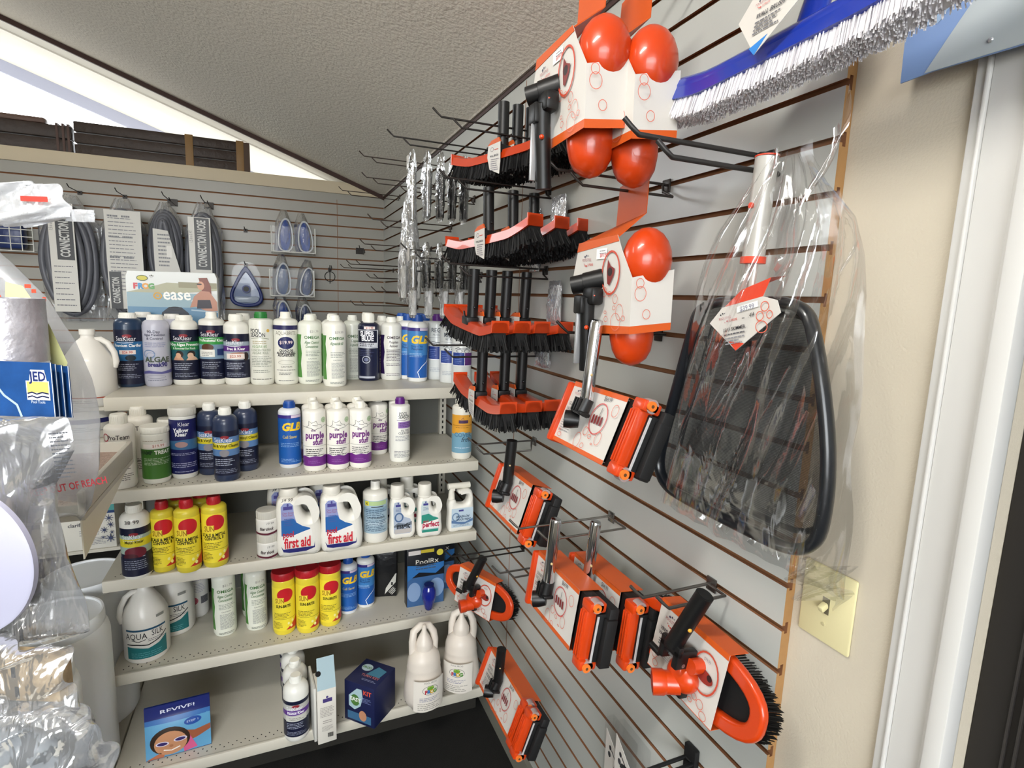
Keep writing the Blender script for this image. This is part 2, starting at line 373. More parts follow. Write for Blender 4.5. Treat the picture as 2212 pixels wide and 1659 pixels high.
# side gondola running toward the camera on the left
sg = thing('side_gondola', 'beige metal gondola unit at the far left running toward the camera', 'shelving', (0, 0, 0))
b = B(); b.box(-1.95, -1.29, -4.3, -1.84, Z5-.012, Z5, SH); b.box(-1.29, -1.262, -4.3, -1.84, Z5-.045, Z5+.004, SH, .004); b.done('base_deck', sg)
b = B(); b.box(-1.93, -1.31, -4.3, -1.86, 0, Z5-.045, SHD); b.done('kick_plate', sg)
b = B(); b.box(-1.97, -1.95, -4.3, -1.6, 0, 1.5, PAN); b.done('back_panel', sg)
b = B(); b.box(-1.95, -1.285, -2.02, -1.66, Z1-.06, Z1-.048, SH); b.done('shelf', sg)
TX, TY, TZ = -1.140, -2.42, 1.205
b = B(); b.box(-1.95, TX, -2.87, TY, TZ-.062, TZ-.050, SH); b.box(TX-.012, TX, -2.87, TY, TZ-.05, TZ, SH, .003); b.box(-1.95, TX-.012, TY-.012, TY, TZ-.05, TZ, M('E2DFD2', .4)); b.done('tray_shelf', sg)
b = B(); b.mesh([(TX-.006, TY-.02, TZ-.062), (TX-.006, -2.87, TZ-.062), (TX-.006, -2.87, TZ-.15), (TX-.009, TY-.02, TZ-.062), (TX-.009, -2.87, TZ-.062), (TX-.009, -2.87, TZ-.15)], [(0, 1, 2), (5, 4, 3), (0, 3, 4, 1), (1, 4, 5, 2), (2, 5, 3, 0)], M('EDE9D8', .4)); b.done('bracket', sg)
b = B(); b.box(-1.95, -1.285, -2.02, -1.66, 1.12-.012, 1.12, SH); b.done('shelf', sg)
b = B(); b.box(-1.95, -1.29, -1.93, -1.66, .69-.012, .69, SH); b.done('shelf', sg)
b = B(); b.sheet(lambda u, v: Vector((-1.93+.776*u, -2.86+.43*v, TZ-.030+.006*math.sin(u*9)*math.sin(v*14))), 12, 20, M('B9A294', .95, bump=1, bs=150, var=.3, vs=140)); o = b.done('gravel_fill', kind='stuff', label='pinkish beige granules filling the open tray shelf of the left gondola', cat='gravel')
# ---------------------------------------------------------------- bottles and jars
def bottle_parts(root, H, R, shape, body, cap, cap2=None, paintv=None, U=0, rough=.32):
    """shape: (shoulder start, shoulder end, neck r, cap bottom, cap r, cap top r, flip)"""
    vs, ve, rn, vc, rc, rt, kind = shape
    BM = M(body, rough, coat=.3); CM = M(cap, .4)
    b = B(); pr = [(R*.90, 0), (R*.985, .008), (R, .02), (R, H*vs)]
    for i in range(1, 7):
        a = math.pi/2*i/6; pr.append((R*rn+(R-R*rn)*math.cos(a)**(1 if kind != 'cone' else 2.2), H*(vs+(ve-vs)*math.sin(a))))
    pr += [(R*rn, H*vc), (R*rn*.9, H*vc+.002)]
    b.lathe(pr, BM, 32); b.done('body', root, 50)
    b = B()
    if kind == 'lid': cp = [(R*rc*.98, H*vc), (R*rc, H*vc+.002), (R*rc, H*.985), (R*rc*.96, H), (0, H*1.0)]
    elif kind == 'flip': cp = [(R*rc, H*vc), (R*rc, H*vc+.004), (R*rt, H*(vc+.035)), (R*rt, H*.985), (R*rt*.9, H), (0, H)]
    else: cp = [(R*rc*.99, H*vc), (R*rc, H*vc+.001), (R*rt, H*.988), (R*rt*.93, H), (0, H)]
    b.lathe(cp, CM, 28)
    if kind != 'flip':
        n = 28
        for k in range(n):
            a = 6.2832*k/n; b.box(-.0006, .0006, R*rc*.99, R*rc+.0007, H*vc+.003, H*.97, CM, mat=Matrix.Rotation(a, 4, 'Z'))
    b.done('cap', root, 40)
    if paintv: paint(paintv, R=R+.0001, sc=H/100.0).done('label', root, 60)
S_ROUND = (.80, .90, .50, .90, .55, .54, '')
S_WIDE = (.83, .93, .55, .915, .60, .58, '')
S_FLIP = (.86, .91, .55, .905, .50, .42, 'flip')
S_OMEGA = (.84, .92, .42, .91, .45, .43, '')
S_CAN = (.86, .88, .96, .885, 1.03, 1.0, 'lid')
S_COVER = (.79, .84, .62, .83, .66, .64, '')
S_SPOUT = (.85, .90, .46, .885, .43, .36, '')
NAVY, TXT = '171B33', 'E9EAF0'
def seaklear(band, title, tcol='FFFFFF', y0=8, y1=80, extra=None, sub=None, ph='5C86A8', bt=None):
    w = 26
    es = [('r', -w, y0, w, y1, NAVY), ('r', -w, 36, w, 62, ph)]
    es += extra or []
    es += [('r', -w, 50 if not bt else bt[0], w, 62 if not bt else bt[1], band), ('e', -1, y1-8.5, 5.5, 2.3, '8E2530'), ('t', 'SeaKlear', -3, y1-15, 6, TXT, {'w': .8}), ('w', [(-14, y1-17), (-5, y1-17.8), (6, y1-17)], .6, TXT)]
    es += [('t', title, -1, 56 if not bt else bt[1]-6, 3.8, tcol, {'b': .03, 'w': .86})]
    if sub: es += [('t', sub, -1, 52, 3.0, tcol, {'w': .8})]
    es += [('l', -2, 31, 26, 4, 2.6, 'AEB4C6'), ('l', 0, 17, 30, 3, 2.2, '8D93A8')]
    return es
FACES = [('e', -7, 45, 5.2, 5, '2A1D1A'), ('e', 8.5, 45, 5.6, 5, '2A1D1A'), ('p', [(-17, 36), (-13, 42), (-9, 43), (-4, 41), (-1, 36)], 'C99A80'), ('p', [(1, 36), (5, 42), (10, 43), (15, 40), (19, 36)], 'D9B49A'), ('e', -8.5, 43, 3.6, 4, 'D6A98C'), ('e', 7, 43, 4, 4.2, 'DDBBA2'), ('r', -26, 33, 26, 36.5, NAVY)]
def stick(x, y, s, w=14, bg='F3ECE6', tc='B4262C'): return [('r', x-w/2, y, x+w/2, y+4.6, bg), ('t', s, x, y+1, 2.7, tc, {'b': .02})]
OMG = lambda a, b, side, tc, price=None: [('p', [(-30, 72), (-12, 72), (-13.5, 60), (-11.5, 45), (-13.5, 30), (-11.5, 10), (-30, 10)], side), ('w', [(-12, 72), (-13.7, 60), (-11.7, 45), (-13.7, 30), (-11.7, 10)], .8, 'F2F5EE'),
    ('t', 'OMEGA', 3, 66, 4.2, tc, {'b': .03, 'w': 1.05}), ('t', a, 2.5, 59, 4, tc, {'b': .02, 's': .3, 'w': .62}), ('t', b, 2.5, 53, 4, tc, {'b': .02, 's': .3, 'w': .62}), ('l', 5, 48, 22, 4, 2.2, '8C938A'), ('t', 'CAUTION', 3, 36.5, 1.8, '59605A'),
    ('l', 5, 33, 20, 13, 1.75, 'A6A8A4', .5), ('l', 3, 6, 20, 2, 1.8, '6A706A')]+([('t', price, 6, 75, 3.2, 'A09C98')] if price else [])
SUN = lambda title, t2: [('r', -34, 8, 34, 78, 'F0DC3C'), ('e', 2, 66, 12, 11, 'C4202A'), ('r', -13, 52, 0, 62, 'F3D94A')]+[('t', 'SUN', -6.3, 53.5, 7.4, 'A07A14', {'b': .03, 'w': .66}), ('t', title, -1, 46, 4.3, '15120F', {'b': .05, 'w': .72}), ('t', t2, -1, 41, 4.3, '15120F', {'b': .05, 'w': .72}), ('l', -3, 36, 26, 4, 2.2, '5E5422'), ('w', [(-17, 27), (20, 27)], .4, '5E5422'), ('l', -10, 22, 15, 6, 2, '5E5422'),
    ('p', [(2, 9), (22, 9), (22, 26)], 'C63A2C'), ('e', 6, 19, 1.7, 2.2, 'F6EFA0'), ('e', 12, 22, 1.7, 2.2, 'F6EFA0'), ('e', 10, 14, 1.9, 2.4, 'F6EFA0')]
def glb(two): 
    e = [('r', -24, 6, 24, 76, '1E5AA8'), ('r', -24, 40, 24, 76, '3F7FBE' if two else '1F58A6'), ('r', -24, 76, 24, 81, '3A2C7C'), ('r', 2, 76.6, 20, 80.6, 'D8C8DC'), ('t', 'GLB', 2, 58, 11, 'EFC62E', {'b': .07, 's': .25, 'w': 1.0})]
    if two: e += [('t', "Drop n' Vac", -2, 52, 3.2, '163A70', {'b': .02, 'w': .8}), ('t', 'Phosphates', -2, 48, 3.2, '163A70', {'b': .02, 'w': .8}), ('w', [(20, 44), (17, 32), (6, 24), (-1, 15), (2, 6.5)], 1.1, 'DDE6F0'), ('l', -4, 42, 20, 3, 2.2, '9FC0DF')]
    else: e += [('t', 'Cell Saver', 0, 46, 4.5, 'C9B45A', {'b': .02, 'w': .8}), ('l', 0, 38, 28, 3, 2.4, '88AEDC'), ('l', 0, 14, 28, 3, 2.0, '88AEDC')]
    return e
PURP = lambda green=True: [('p', [(-30, 8), (30, 8), (30, 22), (24, 20.5), (16, 23), (8, 21), (0, 23), (-8, 21), (-16, 23), (-24, 20.5), (-30, 22)], '6B2A7E'), ('t', 'the', -2, 59, 3.4, '5C2A66', {'b': .03}), ('t', 'purple', 0, 48.5, 9.5, '6E2878', {'b': .05, 'w': .78}), ('t', 'stuff', 4, 39.5, 7.5, '6E2878', {'b': .05, 'w': .75}),
    ('w', [(-20, 66), (-12, 65), (-8, 68), (-8, 74), (-4, 71), (2, 74), (4, 69), (9, 68), (10, 64), (4, 63), (0, 61), (-6, 64), (-12, 65)], .55, '2B2B2B'), ('w', [(10, 65), (16, 67), (22, 66)], .45, '2B2B2B'), ('w', [(-3, 68), (4, 67)], .6, '2B2B2B'), ('w', [(-19, 37), (20, 37)], .3, '444444'), ('l', 0, 32, 28, 4, 2.9, '4A4A4A', .4), ('l', 0, 15, 20, 2, 2.6, '8B559B')]+([('e', 13, 75, 4.2, 4.2, 'A8BC98'), ('t', 'oz', 13, 74, 2, '6F8A60')] if green else [])
REGAL = lambda s: [('t', s, 13, 82, 3.4, '463A5A', {'b': .03}), ('t', 'REGAL', 1, 73, 6.6, '33404E', {'b': .02, 'w': .86}), ('t', 'METAL OUT', 1, 68, 3.0, '55606E', {'w': .8}), ('w', [(-17, 65), (17, 65)], .35, '6C7480'), ('w', [(-13, 57), (-8, 59), (-3, 57.5), (3, 57.5), (8, 59), (13, 57)], .9, '4A525C'), ('o', -6, 54, 5, 2.6, .8, '4A525C'), ('o', 6, 54, 5, 2.6, .8, '4A525C'),
    ('r', -18, 31, 18, 52, 'F6F6FA'), ('r', -17, 32, 2, 51.5, '2A418C'), ('r', 2.6, 32, 17, 51.5, '57296E'), ('l', -8, 46, 12, 5, 2.8, '6F86C0'), ('l', 0, 18, 26, 3, 2.4, 'A9B0BA')]
PR = {
 'clar': dict(shape=S_WIDE, body='1B3350', cap='F2F1EA', p=[('r', -26, 33, 26, 60, '2C6A9C')]+[x for x in seaklear('2C6A9C', 'Premium Clarifier', y0=4, y1=78, ph='2C6A9C', bt=(56, 61))]+[('r', -11, 45, 8, 50.5, 'EFE2DC'), ('t', '$26.99', -1.5, 46.2, 3, 'C0392B', {'b': .02}), ('e', 2, 40, 6, 4, '20303C')]),
 'algae': dict(shape=S_WIDE, body='BEBFCE', cap='F0EFEA', rough=.25, p=[('t', '90-Day', -2, 75, 3.8, '4A4C60', {'b': .02}), ('t', 'Algae Prevention', -1, 71, 3.4, '4A4C60', {'b': .02, 'w': .8}), ('t', '& Control', -1, 66, 3.4, '4A4C60', {'b': .02}), ('l', 0, 61, 30, 3, 2.6, '8D93B4'), ('o', -9, 46, 8, 6, 1.2, '6F86AC'), ('o', -7, 44, 6, 4.4, .8, '8FA4C4'), ('t', 'ALGAE', 1, 35, 7, '4B584A', {'b': .05, 'w': 1.02}), ('t', 'break90', 1, 28.5, 6, '3B3878', {'b': .06, 'w': .86}), ('p', [(-25, 20), (-10, 23), (5, 21), (25, 25), (25, 20), (5, 18), (-10, 19), (-25, 17)], '5F5E98'), ('o', -2, 14, 12, 2.4, .35, '6A6E86'), ('l', 0, 9, 24, 1, 2, '6A6E86')]),
 'yalg': dict(shape=S_WIDE, body='E9E8E0', cap='F1F0E8', p=seaklear('2F8A4A', '90-Day Algae Prevention', sub='& Remover for Pools', bt=(51, 63), ph='1D5A66', extra=FACES)),
 'prof': dict(shape=S_FLIP, body='E9E8E0', cap='F1F0E8', p=seaklear('3B9A48', 'Professional Klear', y1=82, bt=(56, 66), ph='7B98B0')+[('e', -6, 52, 8, 5, '5A3A2A'), ('r', -18, 39, 3, 49, 'EDEDE6'), ('l', -7, 45, 15, 3, 2.2, '8A8A8A'), ('r', 6, 41, 18, 50, '24386A')]),
 'free': dict(shape=S_ROUND, body='E9E8E0', cap='F1F0E8', p=seaklear('5A2A80', 'Free & Klear', y0=10, y1=73, bt=(48, 56), ph='9AA8B4')+[('e', 2, 42, 14, 5, 'A8705A'), ('e', 12, 41, 5, 6, '2A1A18'), ('r', -14, 37.5, 10, 45, 'F0E4DE'), ('t', '$23.99', -2, 39.5, 3.6, 'B4604A', {'b': .02})]),
 'metal': dict(shape=S_ROUND, body='E9E8E0', cap='EDECE4', p=seaklear('D9CB2E', 'Metal Klear', tcol='3A3A10', y0=5, y1=72, bt=(46, 57), ph='9FB4A8')+[('e', 0, 38, 13, 8, '6B2230'), ('e', -6, 32, 9, 5, '4A1A24'), ('r', -26, 5, 26, 31, NAVY), ('l', 0, 26, 28, 5, 2.8, '9096A8'), ('t', '38 99', -2, 78, 5, '222222')]),
 'tile': dict(shape=(.78, .90, .45, .90, .48, .46, ''), body='2A3550', cap='F0EFE8', p=seaklear('D9C92E', 'Tile & Vinyl Cleaner', tcol='3A3A10', y0=9, y1=70, bt=(45, 54), ph='5D83B4')+[('e', -2, 40, 6, 5, '8D8A90')]),
 'rescue': dict(shape=(.76, .90, .42, .90, .46, .42, ''), body='E6E5DE', cap='ECEBE4', p=seaklear('5A2E88', 'Rescue Klear', y0=9, y1=68, bt=(45, 53), ph='B9B9B4')+[('r', -16, 35, 15, 44, 'C9C8C0'), ('l', 0, 40, 22, 2, 2.4, '77776E')]),
 'season': dict(shape=(.88, .915, .5, .90, .52, .50, ''), body='E4E4DA', cap='2F7F3C', p=[('t', 'POOL', -8, 72, 5.4, '22262A', {'b': .02, 'w': .72}), ('t', 'SEASON', -5, 66.4, 5.4, '22262A', {'b': .02, 'w': .72}), ('e', 9, 75, 2.2, 2.2, 'E3B85A'), ('w', [(-14, 64), (-2, 65.5), (10, 63.5)], .6, '6B7A58'), ('l', -2, 60, 20, 2, 2.6, 'A89A70'), ('t', 'ALGAE 60', -3, 51.5, 4.2, '7FA268', {'w': .75}), ('t', 'CONCENTRATED', -1, 47, 2.9, '7D8A70', {'w': .8}), ('t', 'ALGAE KILL', -2, 43, 3.2, '7D8A70', {'w': .9}), ('l', 0, 39, 28, 7, 2.2, '8E948A'), ('l', 0, 20, 24, 2, 2.4, '8E948A'), ('l', 0, 8, 28, 1, 2.4, '40443E')]),
 'season2': dict(shape=(.86, .90, .42, .885, .46, .40, ''), body='E4E3DB', cap='5E1E7A', p=[('t', 'POOL', 4, 74, 5, '22262A', {'b': .02, 'w': .72}), ('t', 'SEASON', 6, 69, 5, '22262A', {'b': .02, 'w': .72}), ('w', [(-6, 67), (4, 66), (14, 68)], .7, '5A4A6A'), ('r', -4, 54, 20, 64, '8C6AA8'), ('l', 8, 61, 20, 3, 2.6, '5A3A7A', .5), ('t', 'FILTER', 7, 48.5, 3.2, '3A3A44'), ('t', 'CLEANER', 6, 44.5, 3.2, '3A3A44'), ('l', 4, 41, 24, 4, 2.2, '8A8A92'), ('l', 4, 17, 28, 5, 2.2, '77777F')]),
 'aqua': dict(shape=S_FLIP, body='E7E6DC', cap='EFEDE2', p=[('r', -24, 76, 24, 82, '2A2858'), ('t', 'AQUABRITE', 0, 69, 5, '7A7668', {'w': .74}), ('e', 0, 58, 11, 8.5, '24285E'), ('t', '$19.99', 0, 56.5, 4.4, 'EBD9D6', {'b': .03}), ('t', 'QUAD-30', 0, 46, 3, '1C1C22', {'b': .05}), ('t', 'ALGAEQUELL', 0, 42.6, 3, '1C1C22', {'b': .05}), ('t', 'ALGAECIDE', 0, 39.4, 3, '1C1C22', {'b': .05}), ('o', 0, 31, 11, 3, .4, '9A9A92'), ('t', 'CAUTION', 0, 24, 2.2, '33333A'), ('l', 0, 20, 28, 1, 2, '33333A'), ('l', 0, 16, 20, 2, 2, '66666A'), ('l', 0, 5.5, 22, 1, 2, '66666A')]),
 'om1': dict(shape=S_OMEGA, body='E6E8DC', cap='EEEEE4', p=OMG('Algae Control', 'Concentrate', '4E8A3C', '4E7A48', '$21.79')),
 'om2': dict(shape=S_OMEGA, body='EBEAE0', cap='F0EFE6', p=OMG('Algaecide 60', '', '4E8A3C', '4E7A48', '$39.99')),
 'om3': dict(shape=S_OMEGA, body='D9DCD2', cap='E8E8E0', p=OMG('Copper', 'Algaecide', '41703C', '4E6A48')),
 'om4': dict(shape=S_OMEGA, body='E6E5DC', cap='F0EFE6', p=OMG('Phosphate', 'Remover', '2B1A48', '3A2430', '$39.99')[:-4]+[('l', 3, 48, 24, 8, 2.4, '6A6068', .4), ('l', 3, 26, 24, 2, 2.4, '6A6068'), ('l', 3, 10, 24, 2, 2.4, '6A6068')]),
 'super': dict(shape=(.80, .865, .48, .86, .50, .48, ''), body='151A38', cap='F2F0E6', p=[('r', -22, 49, 14, 76, 'D4D6DC'), ('r', -20, 50, 12, 75, '10132A'), ('t', 'SUPER', -4, 67, 7, 'F2F2F6', {'b': .05, 'w': .75}), ('t', 'BLUE', -3, 60, 7, 'F2F2F6', {'b': .05, 'w': .8}), ('r', -20, 50.5, 12, 57, 'D4D6DC'), ('l', -4, 54.5, 24, 2, 2.8, '15182E', .45), ('l', -4, 45, 24, 4, 2.6, '4A5070'), ('o', -5, 32, 6, 5.5, 1, 'C4C8D4'), ('e', -5, 32, 3.4, 2.6, '6A7090'), ('r', -17, 4, 8, 7, 'B9BCC8'), ('r', -8, 77, 8, 81, 'EFE2DE'), ('t', '$21.99', 0, 77.8, 2.6, 'B4504A', {'b': .03})]),
 'glb': dict(shape=(.83, .90, .5, .885, .52, .46, ''), body='DDE0E4', cap='1E4E9E', p=glb(False)), 'glb2': dict(shape=(.83, .90, .5, .885, .52, .46, ''), body='E4E4E0', cap='1E50A0', p=glb(True)),
 'regal': dict(shape=(.85, .90, .48, .885, .50, .44, ''), body='D9DCDA', cap='5E2580', p=REGAL('$21.99')), 'regal2': dict(shape=(.85, .90, .48, .885, .50, .44, ''), body='DADCDA', cap='5E2580', p=REGAL('$24.99')),
 'team': dict(shape=(.80, .87, .52, .865, .57, .55, ''), body='E8E4DA', cap='E9E6DC', p=[('o', -16, 71, 5, 5.5, 1.3, 'B4404A'), ('t', 'ProTeam', 0, 68, 6, '2B2426', {'b': .02, 'w': .8}), ('l', 4, 27, 30, 1, 2, '44403C'), ('t', 'DANGER', -6, 23, 2.6, '2B2426', {'b': .04}), ('l', 2, 20, 30, 4, 2.6, '6A6660'), ('p', [(-24, 17), (-16, 21), (-16, 12), (-24, 12)], 'B42A3A')]),
 'swamp': dict(shape=S_CAN, body='DDDCD2', cap='E6E4DA', p=[('r', -40, 9, 40, 62, '3E6E2A'), ('l', -2, 76, 34, 1, 3, '9A8A7A'), ('r', -18, 64, 20, 71, 'F0E8E2'), ('t', '$19.99', 6, 65.5, 4.6, 'C08A80', {'b': .03}), ('t', 'SWAMP', -16, 53, 6.4, '16301A', {'b': .05, 'w': .8}), ('t', 'TREAT', 12, 53, 6.4, 'EEF0E6', {'b': .05, 'w': .9}), ('l', 4, 45, 44, 5, 2.6, 'B8C8AE')]),
 'yk': dict(shape=S_CAN, body='DFDFDA', cap='CFCDC5', p=[('r', -30, 7, 28, 84, '1D2058'), ('t', 'Klear', 2, 75, 5.4, 'E6E6EC', {'w': .85}), ('t', 'Yellow', -2, 66.5, 5.4, 'F0F0F4', {'b': .05, 'w': .85}), ('t', 'Klear', -2, 61, 5.4, 'F0F0F4', {'b': .05, 'w': .85}), ('p', [(-30, 43), (28, 41), (28, 55), (6, 56), (-30, 53)], '3E6C96'), ('e', -2, 49, 8, 4, 'A88888'), ('l', 0, 36, 34, 2, 2, 'A4A8C8'), ('l', 0, 22, 36, 3, 2.6, 'A4A8C8'), ('l', 0, 10, 24, 1, 2.6, 'A4A8C8')]),
 'purple': dict(shape=S_SPOUT, body='E8E5DC', cap='E9E6DC', p=PURP()),
 'cover': dict(shape=S_COVER, body='DCD9CE', cap='E2DFD2', p=[('r', -22, 40, 22, 70, 'D79A34'), ('r', -22, 10, 22, 40, '6F9AB0'), ('p', [(-22, 40), (22, 40), (22, 34), (0, 44), (-22, 38)], '8FB0BE'), ('r', -7, 57, 8, 62, '4A3050'), ('w', [(-3, 63), (0, 66), (1, 63)], .7, '4A3050'), ('w', [(-18, 53.5), (18, 53.5)], .7, '8A5A1A'), ('l', 0, 50, 24, 1, 2, '8A5A1A'), ('t', 'COVER', 0, 36, 6, '4E7890', {'b': .06}), ('t', 'free', 4, 28, 8, '17242E', {'s': .4, 'w': .8}), ('l', 0, 18, 26, 1, 2, 'DCE8EE')]),
 'sunm': dict(shape=(.83, .885, .5, .885, .53, .50, ''), body='D8C63A', cap='B3202A', p=SUN('SCALE & METAL', 'CONTROL II')),
 'sunb': dict(shape=S_CAN, body='E6D23A', cap='B81E28', p=SUN('SUN-BRITE', '')),
 'back': dict(shape=(.82, .88, .5, .88, .5, .48, ''), body='DAD8D4', cap='E4E2DA', p=[('l', 2, 80, 28, 4, 3, '9A98B4'), ('l', 2, 64, 28, 6, 3, 'A8A6B8'), ('e', -4, 33, 7, 7, 'B85A6A'), ('t', 'SAVE', -4, 31.5, 3.4, '7A2A3A'), ('r', 7, 26, 21, 40, '6A6A70'), ('l', 14, 37, 13, 5, 2.4, '3A3A40')]),
 'lagoon': dict(shape=(.80, .87, .40, .86, .40, .38, 'flip'), body='DDDAD0', cap='E2DFD5', p=[('r', -24, 17, 24, 72, '9DB4C2'), ('r', -24, 52, 24, 60, '86A2B6'), ('r', -24, 30, 24, 36, 'B4C6D0'), ('r', -20, 64, 18, 71, 'A9C08A'), ('r', -19, 63.5, -12, 71, 'D8CF3A'), ('t', 'X', -15.5, 65, 4, '222222', {'b': .05}), ('r', -8, 61, 12, 62.4, '22262C'), ('l', 0, 56, 36, 5, 3, '4E6478', .4), ('t', 'ACTIVE INGREDIENTS', 0, 41.5, 2.6, '22262C', {'b': .02, 'w': .8}), ('l', 0, 38, 36, 7, 2.8, '4E6478', .4)]),
 'shock': dict(shape=(.60, .68, .9, .66, .94, .94, 'lid'), body='DCDAD4', cap='C9C6BC', p=[('t', '19 99', 10, 48, 9, '6A6A6A', {'s': .2}), ('t', 'filter shock', -4, 24, 13, '2A1218', {'b': .04, 's': .25, 'w': .62}), ('p', [(-60, 16), (0, 12), (60, 20), (60, 10), (0, 4), (-60, 9)], '5A1E30')]),
}
CACHE = {}
def place(prod, px, pb, pt, w, z, label, group=None, face=.55, ptx=None, H=None, R=None, loc=None, name='chemical_bottle', cat='bottle', yaw=0):
    d = PR[prod]
    if loc is None:
        P = at(px, pb, z=z); q = dep(P); R = R or w*q/PF/2*.99*math.cos(math.atan((px-CX)/PF))
        dr = Vector((P.x-O.x, P.y-O.y, 0)).normalized(); c = P+dr*R
        lo, hi = .02, .5
        for _ in range(30):
            m = (lo+hi)/2
            if pj((c.x, c.y, z+m))[1] > pt: lo = m
            else: hi = m
        H = H or lo; loc = Vector((c.x, c.y, z+.0008))
    rz = math.atan2(-(O.x-loc[0]), -(O.y-loc[1]))*-1*face+yaw
    rz = -math.atan2((loc[0]-O.x), (loc[1]-O.y))*face+yaw
    key = (prod, round(H, 4), round(R, 4))
    if key in CACHE: return dup(CACHE[key], loc, label, group, rz)
    t = thing(name, label, cat, loc, rz, group); bottle_parts(t, H, R, d['shape'], d['body'], d['cap'], paintv=d['p'], rough=d.get('rough', .32)); CACHE[key] = t
    return t
RAD = {}
def behind(t, dy, label, dx=0, group=None):
    l = t.location; k = t.name; R = next((q[2] for q, o in CACHE.items() if o.data is None and o == t), None)
    if R and dy < 2.04*R and abs(dx) < 2.04*R: dy = max(dy, math.sqrt((2.06*R)**2-dx*dx))
    return dup(t, Vector((l.x+dx, l.y+dy, l.z)), label, group)
# ---- top shelf
a = place('clar', 286, 837, 676, 66, Z1, 'dark blue translucent bottle with white cap, first at the left end of the top shelf')
behind(a, .095, 'dark blue bottle hidden behind the first bottle at the left end of the top shelf', .03)
a = place('algae', 344, 836, 680, 62, Z1, 'silvery lavender algae bottle with wide white cap, second from the left on the top shelf')
behind(a, .09, 'silvery lavender bottle standing right behind its twin near the left of the top shelf', .04)
place('yalg', 405, 833, 681, 62, Z1, 'navy labelled bottle with green band and two swimmers, third on the top shelf')
place('prof', 463, 832, 674, 58, Z1, 'navy labelled bottle with bright green band and conical flip cap, fourth on the top shelf')
a = place('free', 515, 832.5, 679, 58, Z1, 'navy labelled bottle with purple band and price sticker, fifth on the top shelf')
behind(a, .09, 'white capped bottle peeking out behind the purple banded bottle on the top shelf', .02)
place('season', 568, 832.5, 674, 54, Z1, 'off-white bottle with green screw cap on the top shelf')
place('aqua', 620, 831.5, 674, 54, Z1, 'cream bottle with navy stripe and dark oval price badge on the top shelf')
a = place('om1', 671, 831, 680, 53, Z1, 'white bottle with green side stripe, left of the two on the top shelf')
behind(a, .08, 'second white and green bottle in line behind the left green striped bottle, top shelf', .012)
a = place('om2', 724, 836, 681, 51, Z1, 'white bottle with green side stripe and faded price, foremost on the top shelf')
behind(a, .085, 'white capped bottle behind the foremost green striped bottle of the top shelf', .0)
behind(a, .17, 'rear white bottle two rows behind the foremost green striped bottle, top shelf', .01)
place('om3', 762, 821, 681, 44, Z1, 'greyish white bottle set back beside the dark navy bottle on the top shelf')
a = place('super', 797, 823.5, 677, 48, Z1, 'dark navy clear bottle with white print and white cap on the top shelf')
behind(a, .075, 'dark navy bottle with white cap standing behind its twin on the top shelf', .008)
a = place('om4', 845, 822, 685, 46, Z1, 'white bottle with dark purple side stripe on the top shelf')
behind(a, .115, 'white capped bottle left behind the purple striped bottle of the top shelf', -.020)
behind(a, .098, 'white capped bottle right behind the purple striped bottle of the top shelf', .062)
a = place('glb2', 901, 825.5, 680, 44, Z1, 'white and blue bottle with yellow letters and blue cap on the top shelf')
for i, (dx, dy, s) in enumerate(((-.022, .085, 'nearest blue capped bottle in the file behind the blue and white bottle, top shelf'), (-.030, .185, 'farthest blue capped bottle in the left file on the top shelf'), (.055, .10, 'blue capped bottle to the right rear of the blue and white bottle, top shelf'), (.05, .19, 'rearmost blue capped bottle behind the purple capped ones on the top shelf'))): behind(a, dy, s, dx, 'blue capped bottles behind on the top shelf')
a = place('regal', 943, 821, 679, 42, Z1, 'grey white purple capped bottle, second from the right end of the top shelf')
behind(a, .08, 'purple capped bottle behind the second grey white bottle near the right end, top shelf', .045, 'purple capped bottles at the back of the top shelf')
a = place('regal2', 996, 834, 693, 44, Z1, 'grey white bottle with blue-purple panel at the right end of the top shelf')
behind(a, .078, 'grey white bottle partly hidden left behind the right end bottle of the top shelf', -.03, 'purple capped bottles at the back of the top shelf')
# ---- second shelf
a = place('team', 267, 1058, 894, 70, Z2, 'off-white bottle with red circle logo at the left front of the second shelf')
behind(a, .12, 'off-white bottle behind the red circle logo bottle on the second shelf', .028)
a = place('swamp', 341, 1046, 919, 64, Z2, 'short white jar with dark green label on the second shelf', name='chemical_jar', cat='jar')
behind(a, .11, 'white lidded jar in the shade behind the dark green jar on the second shelf', .030)
place('yk', 401, 1035, 878, 60, Z2, 'tall navy canister with wide grey-white lid on the second shelf', name='chemical_canister', cat='canister')
a = place('tile', 492, 1041.5, 880, 58, Z2, 'blue bottle with yellow band, foremost of the three on the second shelf')
behind(a, .09, 'blue bottle with yellow band behind left of its foremost twin on the second shelf', -.055)
behind(a, .10, 'blue bottle with yellow band behind right of its foremost twin on the second shelf', .055)
place('glb', 628, 1012.5, 866, 50, Z2, 'solid blue bottle with yellow letters and blue cap on the second shelf')
a = place('purple', 681, 1019, 867, 51, Z2, 'white bottle with purple lettering, left of the three in front on the second shelf')
b_ = place('purple', 731, 1015.5, 867, 50, Z2, 'white bottle with purple lettering, middle of the three in front on the second shelf', H=None)
c_ = place('purple', 779, 1012, 866, 49, Z2, 'white bottle with purple lettering, right of the three in front on the second shelf')
place('purple', 816, 983, 855, 44, Z2, 'white bottle with purple lettering set back behind the front row of the second shelf', yaw=.3)
for t_, s in ((a, 'left'), (b_, 'middle'), (c_, 'right')): behind(t_, .085, f'purple lettered bottle standing behind the {s} bottle of the front three, second shelf', group='purple lettered bottles in the back row')
a = place('season2', 863.5, 999.5, 858, 45, Z2, 'white bottle with purple cap and purple panel alone on the second shelf')
behind(a, .085, 'white bottle just behind the purple capped bottle on the second shelf', .012)
